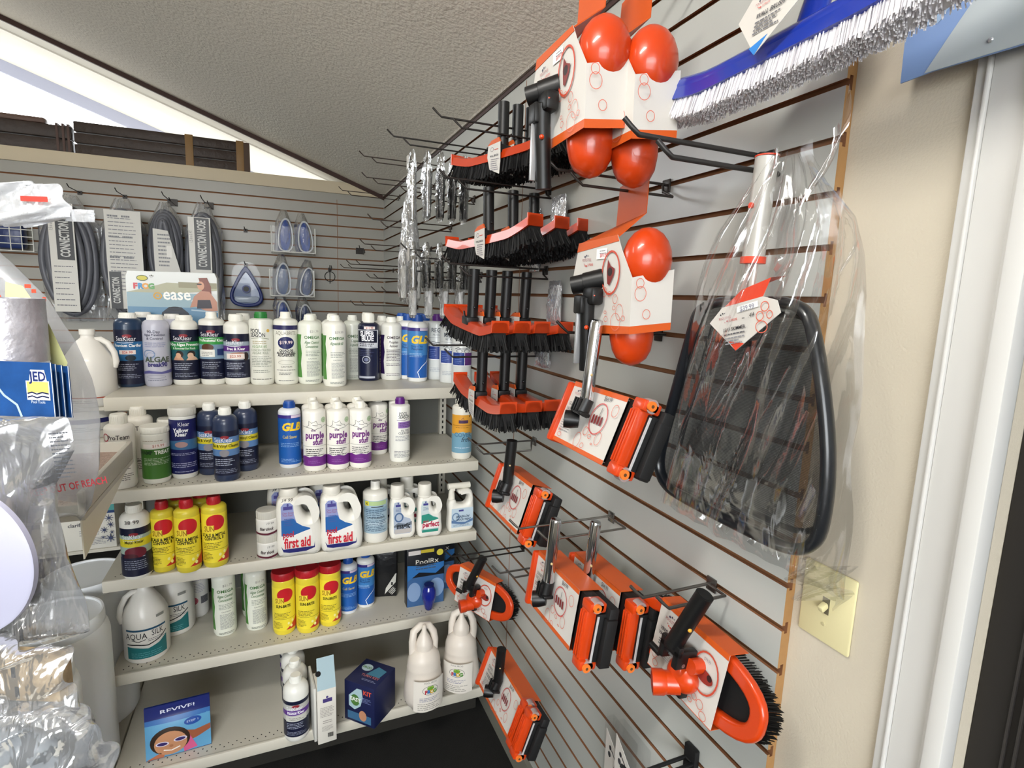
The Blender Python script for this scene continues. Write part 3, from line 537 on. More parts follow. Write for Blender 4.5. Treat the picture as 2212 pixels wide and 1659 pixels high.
place('cover', 996, 993, 852, 44, Z2, 'orange and blue bottle with big white cap at the second shelf right end')
# ---- third shelf
place('metal', 300, 1252, 1089, 68, Z3, 'white shouldered bottle with navy, yellow and red label, left of the third shelf')
a = place('sunm', 358, 1237, 1081, 54, Z3, 'yellow bottle with red cap and red disc, left of the three on the third shelf')
place('sunm', 410, 1238.5, 1078, 57, Z3, 'yellow bottle with red cap and red disc, middle of the three on the third shelf')
c_ = place('sunm', 468, 1227, 1070, 57, Z3, 'yellow bottle with red cap and red disc, right of the three on the third shelf')
behind(c_, .08, 'yellow bottle half hidden behind the right yellow bottle of the third shelf', -.05); behind(a, .08, 'yellow bottle half hidden behind the left yellow bottle of the third shelf', .03)
a = place('shock', 580, 1209, 1150, 50, Z3, 'small white jar with dark red stripe, lower one of the stack of two', name='chemical_jar', cat='jar')
dup(a, a.location.copy(), 'small white jar with dark red stripe, upper one of the stack of two')
SHK = [k for k in CACHE if k[0] == 'shock'][0][1]
[o for o in COL.objects if o.get('label') == 'small white jar with dark red stripe, upper one of the stack of two'][0].location.z = Z3+.0012+SHK
place('lagoon', 811, 1174.5, 1038, 55, Z3, 'white bottle turned to show its pale blue back label on the third shelf')
# ---- fourth shelf
place('back', 428, 1335, 1213, 54, Z4, 'white bottle with red round badge standing at the back left of the fourth shelf')
a = place('om1', 488, 1375.5, 1222, 52, Z4, 'white bottle with wide green stripe, left of the two on the fourth shelf', face=.2)
behind(a, .10, 'white bottle with grey label behind and between the two green striped ones, fourth shelf', .09)
place('om1', 556, 1363, 1216, 48, Z4, 'white bottle with green print, right of the two on the fourth shelf')
place('sunb', 615.5, 1373, 1231, 51, Z4, 'yellow canister with wide red lid, left of the three on the fourth shelf', name='chemical_canister', cat='canister')
place('sunb', 666, 1369.4, 1224, 51, Z4, 'yellow canister with wide red lid, middle of the three on the fourth shelf', name='chemical_canister', cat='canister')
place('sunb', 714, 1355, 1215, 48, Z4, 'yellow canister with wide red lid, right of the three on the fourth shelf', name='chemical_canister', cat='canister')
place('glb', 753, 1328, 1203, 40, Z4, 'blue bottle with yellow letters beside the yellow canisters on the fourth shelf')
place('glb2', 790, 1314, 1190, 40, Z4, 'blue bottle with white wave line beside the dark package on the fourth shelf')
# ---- bottom deck
a = place('rescue', 642, 1603.5, 1457, 57, Z5, 'white bottle with navy and purple label, front of the file on the bottom deck')
for i, s in enumerate(('second', 'third', 'fourth')): behind(a, .085*(i+1), f'white shouldered bottle, {s} in the file behind the purple labelled one, bottom deck', -.004*i)
# ---------------------------------------------------------------- jugs, boxes, pouches
def shadebox(d): pass
def at_base(px, pb, z, back=.05):
    P = at(px, pb, z=z); dr = Vector((P.x-O.x, P.y-O.y, 0)).normalized(); return P+dr*back
JG = {
 'aid': (59, 17, [(3, 1), (0, 6), (0, 45), (0, 78), (3, 86), (10, 88), (26, 88), (36, 88.5), (45, 85), (52, 74), (56, 60), (57.5, 50), (59, 40), (59, 9), (56, 1), (30, 0)], [(34, 79), (39, 80), (44, 72), (46, 62), (43, 57), (36, 62), (33, 70)], (16, 13, 86, 100)),
 'magic': (43, 13, [(3, 1), (0, 5), (0, 45), (1, 70), (4, 76), (12, 77), (24, 77), (32, 74), (38, 66), (40, 54), (42, 44), (43, 30), (43, 6), (39, 1), (20, 0)], [(25, 68), (29, 70), (33, 64), (34, 56), (31, 52), (26, 56), (24, 62)], (13, 12.3, 75, 100)),
 'spray': (51, 13, [(2, 1), (0, 5), (0, 40), (0, 62), (3, 67), (13, 67), (17, 60), (24, 57), (35, 58), (39, 64), (39, 73), (34, 77), (21, 78), (20, 84), (26, 86), (44, 86), (49, 80), (51, 70), (51, 5), (48, 1), (25, 0)], None, None)}
def jug(kind, px, pb, H, z, label, p, body='E4E1D8', capc='DDD9CE', loc=None, rz=0, name='chemical_jug'):
    w, d, ol, hole, cap = JG[kind]; k = H/100
    loc = loc or at_base(px, pb, z, d*k); loc.z = z+.0008
    t = thing(name, label, 'jug', loc, rz); bev = d*k*.62; m = M(body, .35, coat=.25)
    sp = [[((x-w/2)*k, y*k) for x, y in ol]]
    if hole: sp.append([((x-w/2)*k, y*k) for x, y in hole])
    vs, fs = outline(sp, d*k-bev, bev, 4, smooth=True); b = B(); b.mesh(vs, fs, m); b.done('body', t, 30)
    if cap:
        cx, cr, z0, z1 = cap; b = B(); b.lathe([(cr*k*.97, z0*k), (cr*k, z0*k+.002), (cr*k, z0*k+.006), (cr*k*.97, z0*k+.007), (cr*k, z0*k+.009), (cr*k*.96, z1*k-.003), (cr*k*.9, z1*k), (0, z1*k)], M(capc, .4), 32, ((cx-w/2)*k, 0, 0)); b.done('cap', t, 40)
    paint(p, D=d*k, sc=k, uo=0).done('label', t, 60); return t
def aidp(): return [('p', [(-24, 77), (-20, 82), (-12, 82), (-8, 78), (-7, 64), (-4, 52), (4, 46), (14, 42), (15, 38), (4, 36), (-8, 31), (-24, 29)], '8E96C4'), ('p', [(-24, 57), (-7, 58), (-4, 52), (4, 46), (14, 42), (15, 38), (4, 36), (-8, 31), (-24, 29)], '2A62A4'), ('r', -21, 72, -9, 77, '4A4488'), ('e', -15, 79, 1.3, 2, '4A4488'), ('t', 'Clear Green', -15, 66, 3, '9A4A68', {'w': .7}), ('t', 'Pool Fast!', -15, 62.5, 3, '9A4A68', {'w': .8}), ('l', -14, 58, 12, 4, 3, '4A5A9A'),
    ('p', [(-24, 34), (-8, 33.5), (4, 37.5), (16, 41), (17, 30), (-24, 20)], 'EAE8E2'), ('p', [(-25, 19), (-22, 14), (19, 14), (20, 21), (20, 12), (8, 8), (-14, 8), (-22, 10)], '26286A'), ('t', 'pool', -15, 31.5, 8.5, 'B0283C', {'b': .05, 'w': .66}), ('t', 'first aid', -3, 15.5, 14.5, 'C82A38', {'b': .045, 'w': .56})]
def magp(c1, t, c2, tc): return [('p', [(-18, 60), (-16, 70), (-8, 71), (-5, 66), (-4, 50), (2, 42), (12, 38), (15, 30), (15, 14), (12, 11), (-14, 11), (-17, 14)], c1), ('r', -14, 62, -5, 66, '3A3A80'), ('e', -9.5, 68, 1.2, 1.8, '3A3A80'), ('l', -9, 58, 10, 3, 2.4, '5A6A90')]+c2+[('t', t, 0, 21, 10, tc, {'b': .05, 'w': .74})]
t1 = jug('aid', 648, 1203, .245, Z3, 'large white jug with red print and price written on its shoulder, left of the two', aidp()+[('t', '39 99', -16, 84, 4.6, '2A2A2A', {'s': .2})])
t2 = jug('aid', 738, 1192, .24, Z3, 'large white jug with red print, right of the two, marker loop on its cap', aidp())
for t_, s in ((t1, 'left'), (t2, 'right')): dup(t_, t_.location+Vector((-.03, .125, 0)), f'large white jug standing behind the {s} red printed jug on the third shelf', 'red printed jugs behind')
m1 = jug('magic', 868, 1165.5, .212, Z3, 'small white jug with grey wave label on the third shelf', magp('A9B4C4', 'magic', [('o', -8, 42, 8, 9, 2.6, '4E6A90'), ('p', [(-17, 27), (-10, 32), (4, 29), (15, 33), (15, 26), (-17, 24)], '6A7480'), ('r', -16, 12, 14, 20, 'B8B2AE')], '22262C'))
m2 = jug('magic', 926, 1161.5, .212, Z3, 'small white jug with green label and red print on the third shelf', magp('C2D0D0', 'perfect', [('p', [(-17, 44), (-4, 46), (4, 40), (14, 36), (14, 32), (-2, 30), (-17, 28)], '2E8A78'), ('p', [(-17, 28), (14, 34), (14, 18), (-17, 18)], 'EAE8E2'), ('r', -16, 11, 14, 16, '2E8A78'), ('t', 'pool', -9, 30, 4.6, 'B0283C', {'b': .04, 'w': .8})], 'B02848'))
dup(m1, m1.location+Vector((-.045, .11, 0)), 'white jug mostly hidden behind and left of the grey wave jug, third shelf'); dup(m2, m2.location+Vector((-.045, .11, 0)), 'white jug hidden behind and left of the green labelled jug, third shelf')
m3 = jug('spray', 992, 1148.8, .196, Z3, 'white jug with hose-end sprayer head at the right end of the third shelf', [('r', -21, 10, 24, 50, 'B9CBD8'), ('r', -6, 43, 4, 46.5, '3A3A80'), ('o', -12, 32, 8, 9, 2.4, '6A86A8'), ('p', [(-21, 26), (-8, 22), (8, 20), (24, 27), (24, 21), (4, 15), (-21, 20)], '5A78A0'), ('t', 'SPLASH-ON', 2, 30, 4.6, '26405E', {'b': .05, 's': .25, 'w': .8}), ('t', 'SHOCK TREAT', 4, 24, 4, '26405E', {'b': .05, 's': .25, 'w': .8}), ('l', 0, 15, 34, 2, 2.6, '7A8A9A')])
b = B(); k = .00196; SW = M('DDD9CC', .4); b.tube([(-18*k, 0, 66*k), (-18*k, 0, 86*k)], [7*k, 5.5*k], SW, 16); b.tube([(-26*k, 0, 93*k), (20*k, 0, 93*k)], 6.2*k, SW, 14); b.box(-22*k, -12*k, -5*k, 5*k, 84*k, 90*k, SW, .001); b.done('sprayer', m3)
# gallon jugs and others turned on a round body
def gallon(loc, H, R, label, p, side=-1, body='E6E3DC', rz=0, cap=True):
    t = thing('gallon_jug', label, 'jug', loc, rz); m = M(body, .33, coat=.2)
    b = B(); b.lathe([(R*.88, 0), (R, .012), (R, H*.52), (R*.97, H*.58), (R*.86, H*.66), (R*.62, H*.77), (R*.42, H*.85), (R*.27, H*.89), (R*.25, H*.94), (0, H*.94)], m, 36); b.done('body', t, 45)
    b = B(); b.lathe([(R*.3, H*.93), (R*.3, H), (0, H)], M('EDEBE4', .4), 24); b.done('cap', t)
    b = B(); hx = side*R; b.tube([(hx*.97, -R*.12, H*.50), (hx*1.06, -R*.12, H*.58), (hx*1.0, -R*.12, H*.70), (hx*.78, -R*.10, H*.82), (hx*.5, -R*.06, H*.87), (hx*.3, 0, H*.86)], R*.13, m, 12); b.done('handle', t, 60)
    if p: paint(p, R=R+.0002, sc=H/100).done('label', t, 60)
    return t
AQ = [('r', -23, 44, 24, 46.5, '23506E'), ('t', 'AQUA', -11, 34, 7.6, '1E2226', {'b': .0, 'w': .8}), ('t', 'SILK', 13, 36, 7.2, '1E2226', {'b': .0, 'w': .72}), ('w', [(-16, 33), (-8, 30.5), (0, 33)], .8, '1E2226'), ('l', 12, 32, 20, 2, 2.2, '77777A'), ('w', [(-22, 27), (-10, 27), (2, 25), (14, 29), (24, 36)], 1.3, '15171A'), ('p', [(-22, 8), (24, 8), (24, 31), (14, 24), (2, 20.5), (-10, 23), (-22, 24)], '1E6E72'), ('l', 0, 15, 34, 3, 2.6, '5A9CA0'), ('r', 12, 58, 22, 61.5, '8A8A86')]
p = at_base(322, 1432.7, Z4, .066); gallon(Vector((p.x, p.y, Z4+.001)), .27, .068, 'white gallon jug with teal wave label, foremost at the fourth shelf left end', AQ, rz=.15)
p = at_base(377, 1386, Z4, .066); gallon(Vector((p.x+.002, p.y+.028, Z4+.001)), .27, .066, 'white gallon jug with teal label behind the front one on the fourth shelf', AQ, rz=-.15)
gallon(Vector((-1.345, -1.96, Z1-.047)), .26, .075, 'translucent white gallon jug with handle on the side unit left of the top shelf', [('r', -24, 12, 22, 13.5, 'A8482E'), ('l', 0, 8, 36, 2, 2, '7A7A7A')], side=1)
gallon(Vector((-1.53, -1.93, Z1-.047)), .27, .078, 'white gallon jug farther left behind the foreground bag on the side unit', None, side=1)
t = thing('chemical_tub', 'white round tub with navy band under the left end of the top shelf', 'tub', (-1.375, -1.93, 1.121))
b = B(); b.lathe([(.082, 0), (.088, .008), (.092, .10), (0, .10)], M('DEDBD3', .35), 36); b.done('body', t, 40)
b = B(); b.lathe([(.095, .0985), (.096, .1), (.096, .108), (.093, .108), (.093, .112), (.094, .122), (0, .122)], M('C9C7C2', .4), 36); b.done('lid', t, 30)
paint([('r', -12, 5.4, 12, 7.0, '2A2C60'), ('l', 0, 4, 16, 3, .6, '8A8A92')], R=.0905, sc=.01).done('label', t, 60)
def frog(px, pb, label, H=.33, rz=0):
    P = at_base(px, pb, Z5, .06); t = thing('pump_jug', label, 'jug', (P.x, P.y, Z5+.0005), rz); k = H*1.0; m = M('D8CFC4', .42, coat=.15)
    b = B(); b.lathe([(r_*1.08, z_) for r_, z_ in [(.115*k, 0), (.128*k, .01*k), (.130*k, .045*k), (.138*k, .06*k), (.185*k, .10*k), (.206*k, .17*k), (.200*k, .30*k), (.185*k, .42*k), (.172*k, .50*k), (.176*k, .515*k), (.172*k, .53*k), (.168*k, .60*k), (.150*k, .66*k), (.118*k, .70*k), (.095*k, .72*k), (0, .72*k)]], m, 36, sy=.9); b.done('body', t, 40)
    b = B(); b.lathe([(.094*k, .71*k), (.094*k, .78*k), (.088*k, .80*k), (.06*k, .86*k), (.028*k, .92*k), (.022*k, .985*k), (0, 1.0*k)], m, 24); b.done('spout', t, 40)
    b = B(); b.tube([(.13*k, .03*k, .64*k), (.14*k, .04*k, .76*k), (.125*k, .05*k, .86*k), (.08*k, .07*k, .93*k), (-.02*k, .08*k, .945*k), (-.10*k, .06*k, .90*k), (-.12*k, .04*k, .80*k), (-.12*k, .03*k, .64*k)], .042*k, m, 14); b.done('handle', t, 70)
    paint([('r', -19, 10, 19, 46, 'E2DCD2'), ('t', 'POOL FROG', 0, 43, 1.8, '5A5A54'), ('o', 0, 35, 9, 5.5, .5, '6A6A64'), ('e', 0, 37.5, 4, 2.2, '6E9A34'), ('e', -2, 39, 1, 1, '8FB84A'), ('e', 2, 39, 1, 1, '8FB84A'), ('t', 'F', -5, 31.5, 4, 'B4283A', {'b': .08}), ('t', 'R', -2, 31.5, 4, '2E6AA8', {'b': .08}), ('t', 'O', 1.4, 31.5, 4, 'D0A52A', {'b': .08}), ('t', 'G', 5, 31.5, 4, '4E8A3A', {'b': .08}), ('l', 0, 26, 24, 3, 1.8, '8A8AA0'), ('l', 0, 19, 28, 4, 2.2, '9A968E')], R=.226*k, sc=k/100).done('label', t, 60); return t
frog(914, 1550, 'cream pump jug with frog logo, left of the two on the bottom deck', rz=.1)
frog(993, 1509, 'cream pump jug with frog logo, right of the two near the slatwall', rz=-.5)
# boxes
def carton(name, label, cat, w, d, h, loc, rz, col, front, side=None, top=None, rough=.45):
    t = thing(name, label, cat, loc, rz); b = B(); b.box(-w/2, w/2, -d/2, d/2, 0, h, M(col, rough), .0012); bx_ = b.done('box', t)
    if front: paint(front, D=d/2, sc=.01).done('print', bx_, 60)
    if side:
        o = paint(side, D=w/2, sc=.01).done('print', t, 60); o.rotation_euler = (0, 0, math.pi/2)
    if top:
        o = paint(top, D=h, sc=.01).done('print', bx_, 60); o.rotation_euler = (-math.pi/2, 0, 0)
    return t
P = at(705, 1604, z=Z5); t = thing('display_box', 'tall white cardboard box with open pale blue flap on the bottom deck', 'box', (P.x, P.y+.05, Z5), .08)
b = B(); w = .030; b.box(-w, w, -.05, .05, 0, .20, M('DAD6CC', .5), .001); b.done('box', t)
b = B(); b.mesh([(-w, -.05, .20), (w, -.05, .20), (w, -.012, .295), (-w+.004, -.012, .295), (-w, -.049, .199), (w, -.049, .199), (w, -.011, .2945), (-w+.004, -.011, .2945)], [(0, 1, 2, 3), (7, 6, 5, 4), (0, 3, 7, 4), (1, 5, 6, 2), (2, 6, 7, 3)], M('9DB4BC', .45)); b.done('flap', t)
paint([('r', -1.3, 15.2, 1.7, 16.6, '4A3E78'), ('e', .1, 17.1, .4, .4, '4A3E78'), ('l', .1, 13.2, 4.6, 7, .55, 'A8A29C', .5), ('l', .1, 8.2, 3, 2, .7, '8A847E'), ('l', .1, 6.2, 3.6, 5, .4, '9A948E')]+[('r', .1+.13*i, 2, .1+.13*i+(.1 if i % 3 else .05), 3.6, '2A2A2A') for i in range(14)], D=.05, sc=.01).done('print', t, 60)
b = B(); b.lathe([(.009, 0), (.009, .001)], M('0E0E0E', .9), 16, mat=Matrix.Translation((-w+.006, -.030, .2494)) @ Matrix.Rotation(math.radians(68), 4, 'X')); b.done('hand_hole', t)
P = at(679, 1606, z=Z5); carton('folded_carton', 'thin flat white carton standing between the bottle and the tall white box', 'box', .008, .13, .20, (P.x, P.y+.07, Z5), .08, 'C9C8C2', None)
BL = '1A2048'
carton('kit_box', 'dark blue printed kit box standing cornerwise on the bottom deck', 'box', .128, .128, .155, (at(803, 1573, z=Z5).x+.008, at(803, 1573, z=Z5).y+.082, Z5), math.radians(-45), BL,
    [('p', [(-4.5, 10), (-1, 13.5), (1, 13.6), (1.5, 10.5), (.5, 7), (-2, 5), (-4.5, 6)], 'A9C4CC'), ('e', -1.8, 8.8, 1.9, 2.2, '4E7A3A'), ('t', 'EASY', -1.7, 8.4, 1.4, 'EEF2EA', {'b': .05}), ('t', 'KIT', 3.4, 12, 1.6, 'C8503E', {'b': .05}), ('r', -5, 1, 5, 4, '3E6A8E'), ('e', 1.5, 3.5, 1.6, 2, 'C08A6A'), ('l', 3, 10.5, 4, 4, .5, '7A86B8')],
    None, [('e', -2.8, 2.2, 2.2, 1.8, 'A9BCC4'), ('t', 'FROG', -2.8, 1.7, 1.0, '4E7A3A', {'b': .05}), ('p', [(-1, -1), (4.5, -1), (5, 3), (1, 4)], '3E7A94'), ('t', 'TURN KEY', 1.2, -2.2, 1.1, 'B46A6A', {'b': .03}), ('l', 2, -3.5, 6, 2, .5, '9AA4C8')])
o = kids([q for q in COL.objects if q.get('category') == 'box' and q.name == 'kit_box'][0])[0].parent
q = paint([('l', 0, 12, 8, 3, .6, '8A94C0'), ('p', [(-5, 13), (-2, 14), (3, 10), (4, 8), (-1, 10), (-5, 11)], 'A8ACB8'), ('r', 1, 10, 3.2, 12, 'D2D4D6'), ('p', [(-5.5, .5), (5, .5), (5, 2), (1, 5), (-5.5, 7)], '2A6A84'), ('e', 1, 2.8, 1.8, 2.4, 'B87A6A'), ('l', -1, 8, 7, 4, .55, '6A76A8')], D=.0575, sc=.01).done('print', o, 60); q.rotation_euler = (0, 0, -math.pi/2)
# pouch leaning at left of the bottom deck
P = at(385, 1640, z=Z5); t = thing('chemical_pouch', 'blue pouch with a smiling child in goggles standing on the bottom deck', 'pouch', (P.x, P.y+.03, Z5), .06, rot=(-.12, 0, .06))
b = B(); b.sheet(lambda u, v: Vector((.185*(u-.5), -.003-.014*math.sin(math.pi*u)*math.sin(math.pi*min(1, v*1.25)), .175*v)), 12, 14, M('1B2C6A', .3)); b.sheet(lambda u, v: Vector((.185*(u-.5), .003+.010*math.sin(math.pi*u)*math.sin(math.pi*min(1, v*1.25)), .175*v)), 12, 14, M('1B2C6A', .3)); b.done('pouch_body', t, 60)
fq = [('r', -6.35, 13.2, 6.35, 17.5, '1A2568'), ('t', 'REVIVE!', 0, 14.6, 1.25, 'D8DCEC', {'b': .02, 'w': 1.15}), ('r', -6.35, .3, 6.35, 13.2, '5E9CC4'), ('r', -6.35, 11.6, 6.35, 13.2, '3A6CAC'), ('e', 2.9, 10.4, 1.7, 1.2, '1E4A9A'), ('t', 'STEP 1', 2.9, 10.1, .6, 'C8D4EC'), ('p', [(1.6, 8), (3.2, 7.2), (6.3, 7.6), (6.3, 5.8), (3.4, 4.4), (1.6, 4)], '9C5A3E'), ('p', [(.4, 8.6), (2, 7), (3.6, 1), (1, .3)], 'D05A8A'), ('p', [(-6.3, .3), (-2, 3), (-3, .3)], 'B06A4A'), ('e', -1.6, 5.6, 3.9, 4.6, '33241A'), ('e', -1.5, 4.8, 3.2, 4.1, 'C08A66'), ('e', -3.1, 5.1, 1.3, .8, 'D8D0E0'), ('e', -3.1, 5.1, 1.0, .55, '3A2E66'), ('e', .4, 5.7, 1.3, .8, 'D8D0E0'), ('e', .4, 5.7, 1.0, .55, '3A2E66'), ('w', [(-2.9, 2.9), (-1.4, 2.3), (.3, 3.1)], .45, 'F0E8E0'), ('e', -1.4, 4.0, .4, .5, 'A8704E')]
bp = paint(fq, D=0, sc=.01, lift=.001)
for v in bp.bm.verts: v.co.x *= .185/.127
for k_ in range(-6, 7): bmesh.ops.bisect_plane(bp.bm, geom=bp.bm.verts[:]+bp.bm.edges[:]+bp.bm.faces[:], plane_co=(k_*.0154, 0, 0), plane_no=(1, 0, 0), dist=1e-7)
for k_ in range(1, 14): bmesh.ops.bisect_plane(bp.bm, geom=bp.bm.verts[:]+bp.bm.edges[:]+bp.bm.faces[:], plane_co=(0, 0, k_*.0125), plane_no=(0, 0, 1), dist=1e-7)
for v in bp.bm.verts: v.co.y += -.003-.014*math.sin(math.pi*(v.co.x/.185+.5))*math.sin(math.pi*min(1, v.co.z/.175*1.25))-.0008
bp.done('print', t, 60)
# boxes on the fourth shelf
def rx(x, y, label, rz=0):
    t = thing('mineral_package', label, 'package', (x, y, Z4), rz); b = B(); b.box(-.078, .078, -.022, .022, 0, .25, M('14161C', .35), .002); b.done('box', t)
    paint([('r', -5.5, 0, 5.5, 9, '3A5E8C'), ('p', [(-5.5, 8), (-2, 10.5), (3, 9.6), (5.5, 11.5), (5.5, 13), (-1, 12.4), (-5.5, 13)], '2E6AA8'), ('e', -3.5, 4.5, 2, 3, '7E98BC'), ('e', 3.2, 5, 2.4, 3, '7E98BC'), ('t', 'PoolRx', .3, 13.0, 1.5, 'D8D4C8', {'b': .01, 'w': 1.1}), ('r', -1.5, 16.4, 2.4, 17.4, 'C8B43A'), ('e', 4.2, 16, 1.0, 1.0, 'D8C84A'), ('r', -5.2, 16.1, -1.6, 17.4, 'D8D0CC'), ('l', 0, 13, 6, 3, .8, '4A4C50')], D=.022, sc=.0138).done('print', t, 60)
    return t
P = at(921, 1312, z=Z4); rx(P.x+.002, P.y+.045, 'black and blue mineral package with white lettering, front one on the fourth shelf'); rx(P.x+.075, P.y+.14, 'second black and blue mineral package behind, against the slatwall side')
t = thing('bulb_capsule', 'translucent dark blue bulb capsule before the black and blue package', 'capsule', (P.x+.006, P.y-.014, Z4))
b = B(); b.lathe([(.013, 0), (.016, .004), (.019, .02), (.026, .045), (.030, .06), (.027, .085), (.020, .10), (.018, .104), (0, .104)], M('1A2A9C', .1, coat=.6, trans=.4), 28); b.done('capsule_body', t, 60)
b = B(); b.lathe([(.020, .100), (.020, .108), (0, .108)], M('141C5A', .3), 24); b.done('cap', t)
P = at(835, 1297, z=Z4); t = thing('dark_package', 'black wrapped package with white barcode corner on the fourth shelf', 'package', (P.x, P.y+.06, Z4), -.25)
b = B(); b.box(-.055, .055, -.03, .06, 0, .20, M('121316', .3, bump=.3, bs=30), .006); b.done('bag', t)
paint([('p', [(.5, 1.2), (5, 6.5), (5.3, 10.5), (4.8, 10.2), (1, 4)], 'C8C6BE'), ('l', 3.2, 3.2, 3, 4, .55, 'E8E8E4', .4, .85), ('r', 3.1, 5.2, 3.9, 6.6, '3A3A3A')], D=.03, sc=.01).done('print', t, 60)
# white carton with snowflake-like marks on the side unit
t = carton('printed_carton', 'white carton with teal top band and dark blue flower marks on the side unit', 'box', .22, .16, .165, (-1.425, -1.845, .6902), 0, 'D9D6CC', [('r', -11, 14.2, 11, 16.4, '4E9C98'), ('r', -11, 13.2, 11, 14.2, '1E3A6E'), ('t', 'clarifications', 1.5, 9.0, 1.3, '4A4A52', {'b': .03}), ('l', 3, 7, 6, 3, .8, '8A8A8E'), ('l', 4.5, 4.2, 7, 5, .6, '8A8A8E')])
es = []
for x, y, r in ((9.2, 11.3, 1.0), (6.6, 10.8, .6), (9.6, 8.8, .85), (7.6, 7.0, .9), (9.9, 5.9, .6), (9.4, 3.8, 1.15), (5.8, 8.2, .5), (7.2, 4.4, .5)):
    es += [('e', x, y, r*.5, r*.5, '2A3350')]+[('w', [(x, y), (x+r*1.35*math.cos(a*.785), y+r*1.35*math.sin(a*.785))], r*.22, '3A4468') for a in range(8)]
paint(es, D=.08, sc=.01, lift=.001).done('print', t, 60)
# big blank buckets on the side unit
for i, (x, y) in enumerate(((-1.378, -2.06), (-1.382, -2.335), (-1.386, -2.61))):
    t = thing('chemical_bucket', ('rearmost tall blank white bucket on the left deck, nearest the shelf rows', 'middle tall blank white bucket on the left deck', 'nearest tall blank white bucket, half hidden by the foreground bags')[i], 'bucket', (x, y, Z5+.0005))
    b = B(); R = .130; b.lathe([(R*.93, 0), (R, .02), (R*1.0, .455), (R*.97, .475), (R*.88, .49), (R*.86, .495), (0, .495)], M('F4F7FA', .38), 48); b.done('body', t, 40)
    b = B(); b.lathe([(R*.90, .487), (R*.92, .492), (R*.92, .522), (R*.90, .530), (R*.86, .530), (R*.84, .524), (0, .524)], M('F0F3F6', .35), 48); b.done('lid', t, 30)
# ---------------------------------------------------------------- things hung on the right slatwall
HK = M('2B2725', .38, metal=.6); HKS = M('8E8A84', .25, metal=.9); ORG = M('C23C0E', .3, coat=.35, var=.04); ORC = M('C8551C', .45); BLK = M('0C0C0D', .4); BLKR = M('101011', .6); CARD = M('C9C5BF', .4)
CHR = M('C9CACE', .12, metal=1)
def hook(y, k, L, label, dy=.035, dz=.03, m=HK, tip=.022, r=.0028, single=False, group=None, up=1):
    t = thing('slatwall_hook', label, 'hook', (-.0005, y, ZG(k)), RW, group)
    b = B(); b.tube([(0, .006, .004), (0, .006, -.001), (0, -.004, -.001), (0, -.012, 0), (0, -L, 0), (-.004, -L-.012, tip*.5*up), (-.008, -L-.022, tip*up)][2:], r, m, 8)
    if not single: b.tube([(0, -.012, 0), (dy*.1, -.012, -dz*.5), (dy, -.012, -dz), (dy, -L*.86, -dz), (dy-.004, -L*.86-.012, -dz+tip*.5*up), (dy-.008, -L*.86-.022, -dz+tip*up)], r, m, 8)
    b.done('prongs', t, 50)
    b = B(); b.box(-.012, .012, -.004, -.0002, -.016, .010, m, .0008); b.done('clip', t); return t
def brush_parts(t, L=.457, white=False):
    n = 24; xs = [-L/2+L*i/n for i in range(n+1)]; zc = lambda x: .020*max(0, abs(x)/(L/2)-.55)**1.3*2.6+.004*(x/(L/2))**2
    OC = ORG if not white else M('12309A', .25, coat=.4)
    b = B(); V = []
    for x in xs:
        z = zc(x); V += [(x, -.019, z+.003), (x, -.023, z-.020), (x, .023, z-.020), (x, .019, z+.003), (x, .012, z+.006), (x, -.012, z+.006)]
    F = [(6*i+j, 6*i+(j+1) % 6, 6*i+6+(j+1) % 6, 6*i+6+j) for i in range(n) for j in range(6)]+[tuple(range(6)), tuple(range(6*n+5, 6*n-1, -1))]
    b.mesh(V, F, OC)
    for sgn in (-1, 1): b.mesh([(x_, y_, zc(L/2)+z_) for x_ in (sgn*(L/2-.004), sgn*L/2) for y_ in (-.023, .023) for z_ in (-.020, .010)], [(0, 1, 3, 2), (4, 6, 7, 5), (0, 4, 5, 1), (2, 3, 7, 6), (0, 2, 6, 4), (1, 5, 7, 3)], OC)
    b.done('brush_back', t, 30)
    rd = random.Random(3); b = B(); BM = M('0B0B0C', .7) if not white else M('E4E2E6', .6); ln = .044 if not white else .032
    b.bm.verts.ensure_lookup_table(); N = 900 if not white else 3200
    for i in range(N):
        x = rd.uniform(-L/2+.006, L/2-.006); y = rd.uniform(-.02, .02); z = zc(x)-.018; e = abs(x)/(L/2)
        gq = .003 if not white else .0008; dx = (x/(L/2))*.012*(1 if e < .8 else 2.4)*(1 if not white else .4)+rd.gauss(0, gq); dy = y*(.35 if not white else .1)+rd.gauss(0, gq); w = .0016 if not white else .0009; l = ln*(rd.uniform(.86, 1.05) if not white else rd.uniform(.96, 1.0)); a = rd.uniform(0, 3.1)
        ca, sa = math.cos(a)*w, math.sin(a)*w; b.mesh([(x-ca, y-sa, z), (x+ca, y+sa, z), (x+ca+dx, y+sa+dy, z-l), (x-ca+dx, y-sa+dy, z-l)], [(0, 1, 2, 3)], BM)
    V = []
    for x in xs: z = zc(x)-.018; V += [(x*.985, -.016, z), (x*1.0, -.018, z-ln*.8), (x*1.0, .018, z-ln*.8), (x*.985, .016, z)]
    b.mesh(V, [(4*i+j, 4*i+(j+1) % 4, 4*i+4+(j+1) % 4, 4*i+4+j) for i in range(n) for j in range(4)]+[(0, 1, 2, 3), (4*n+3, 4*n+2, 4*n+1, 4*n)], BM)
    o = b.done('bristles', t, 30); o['kind'] = 'stuff'
    if white:
        b = B(); b.tube([(x, 0, zc(x)+.004) for x in xs], [.020]*len(xs), OC, 14); b.done('spine', t, 60)
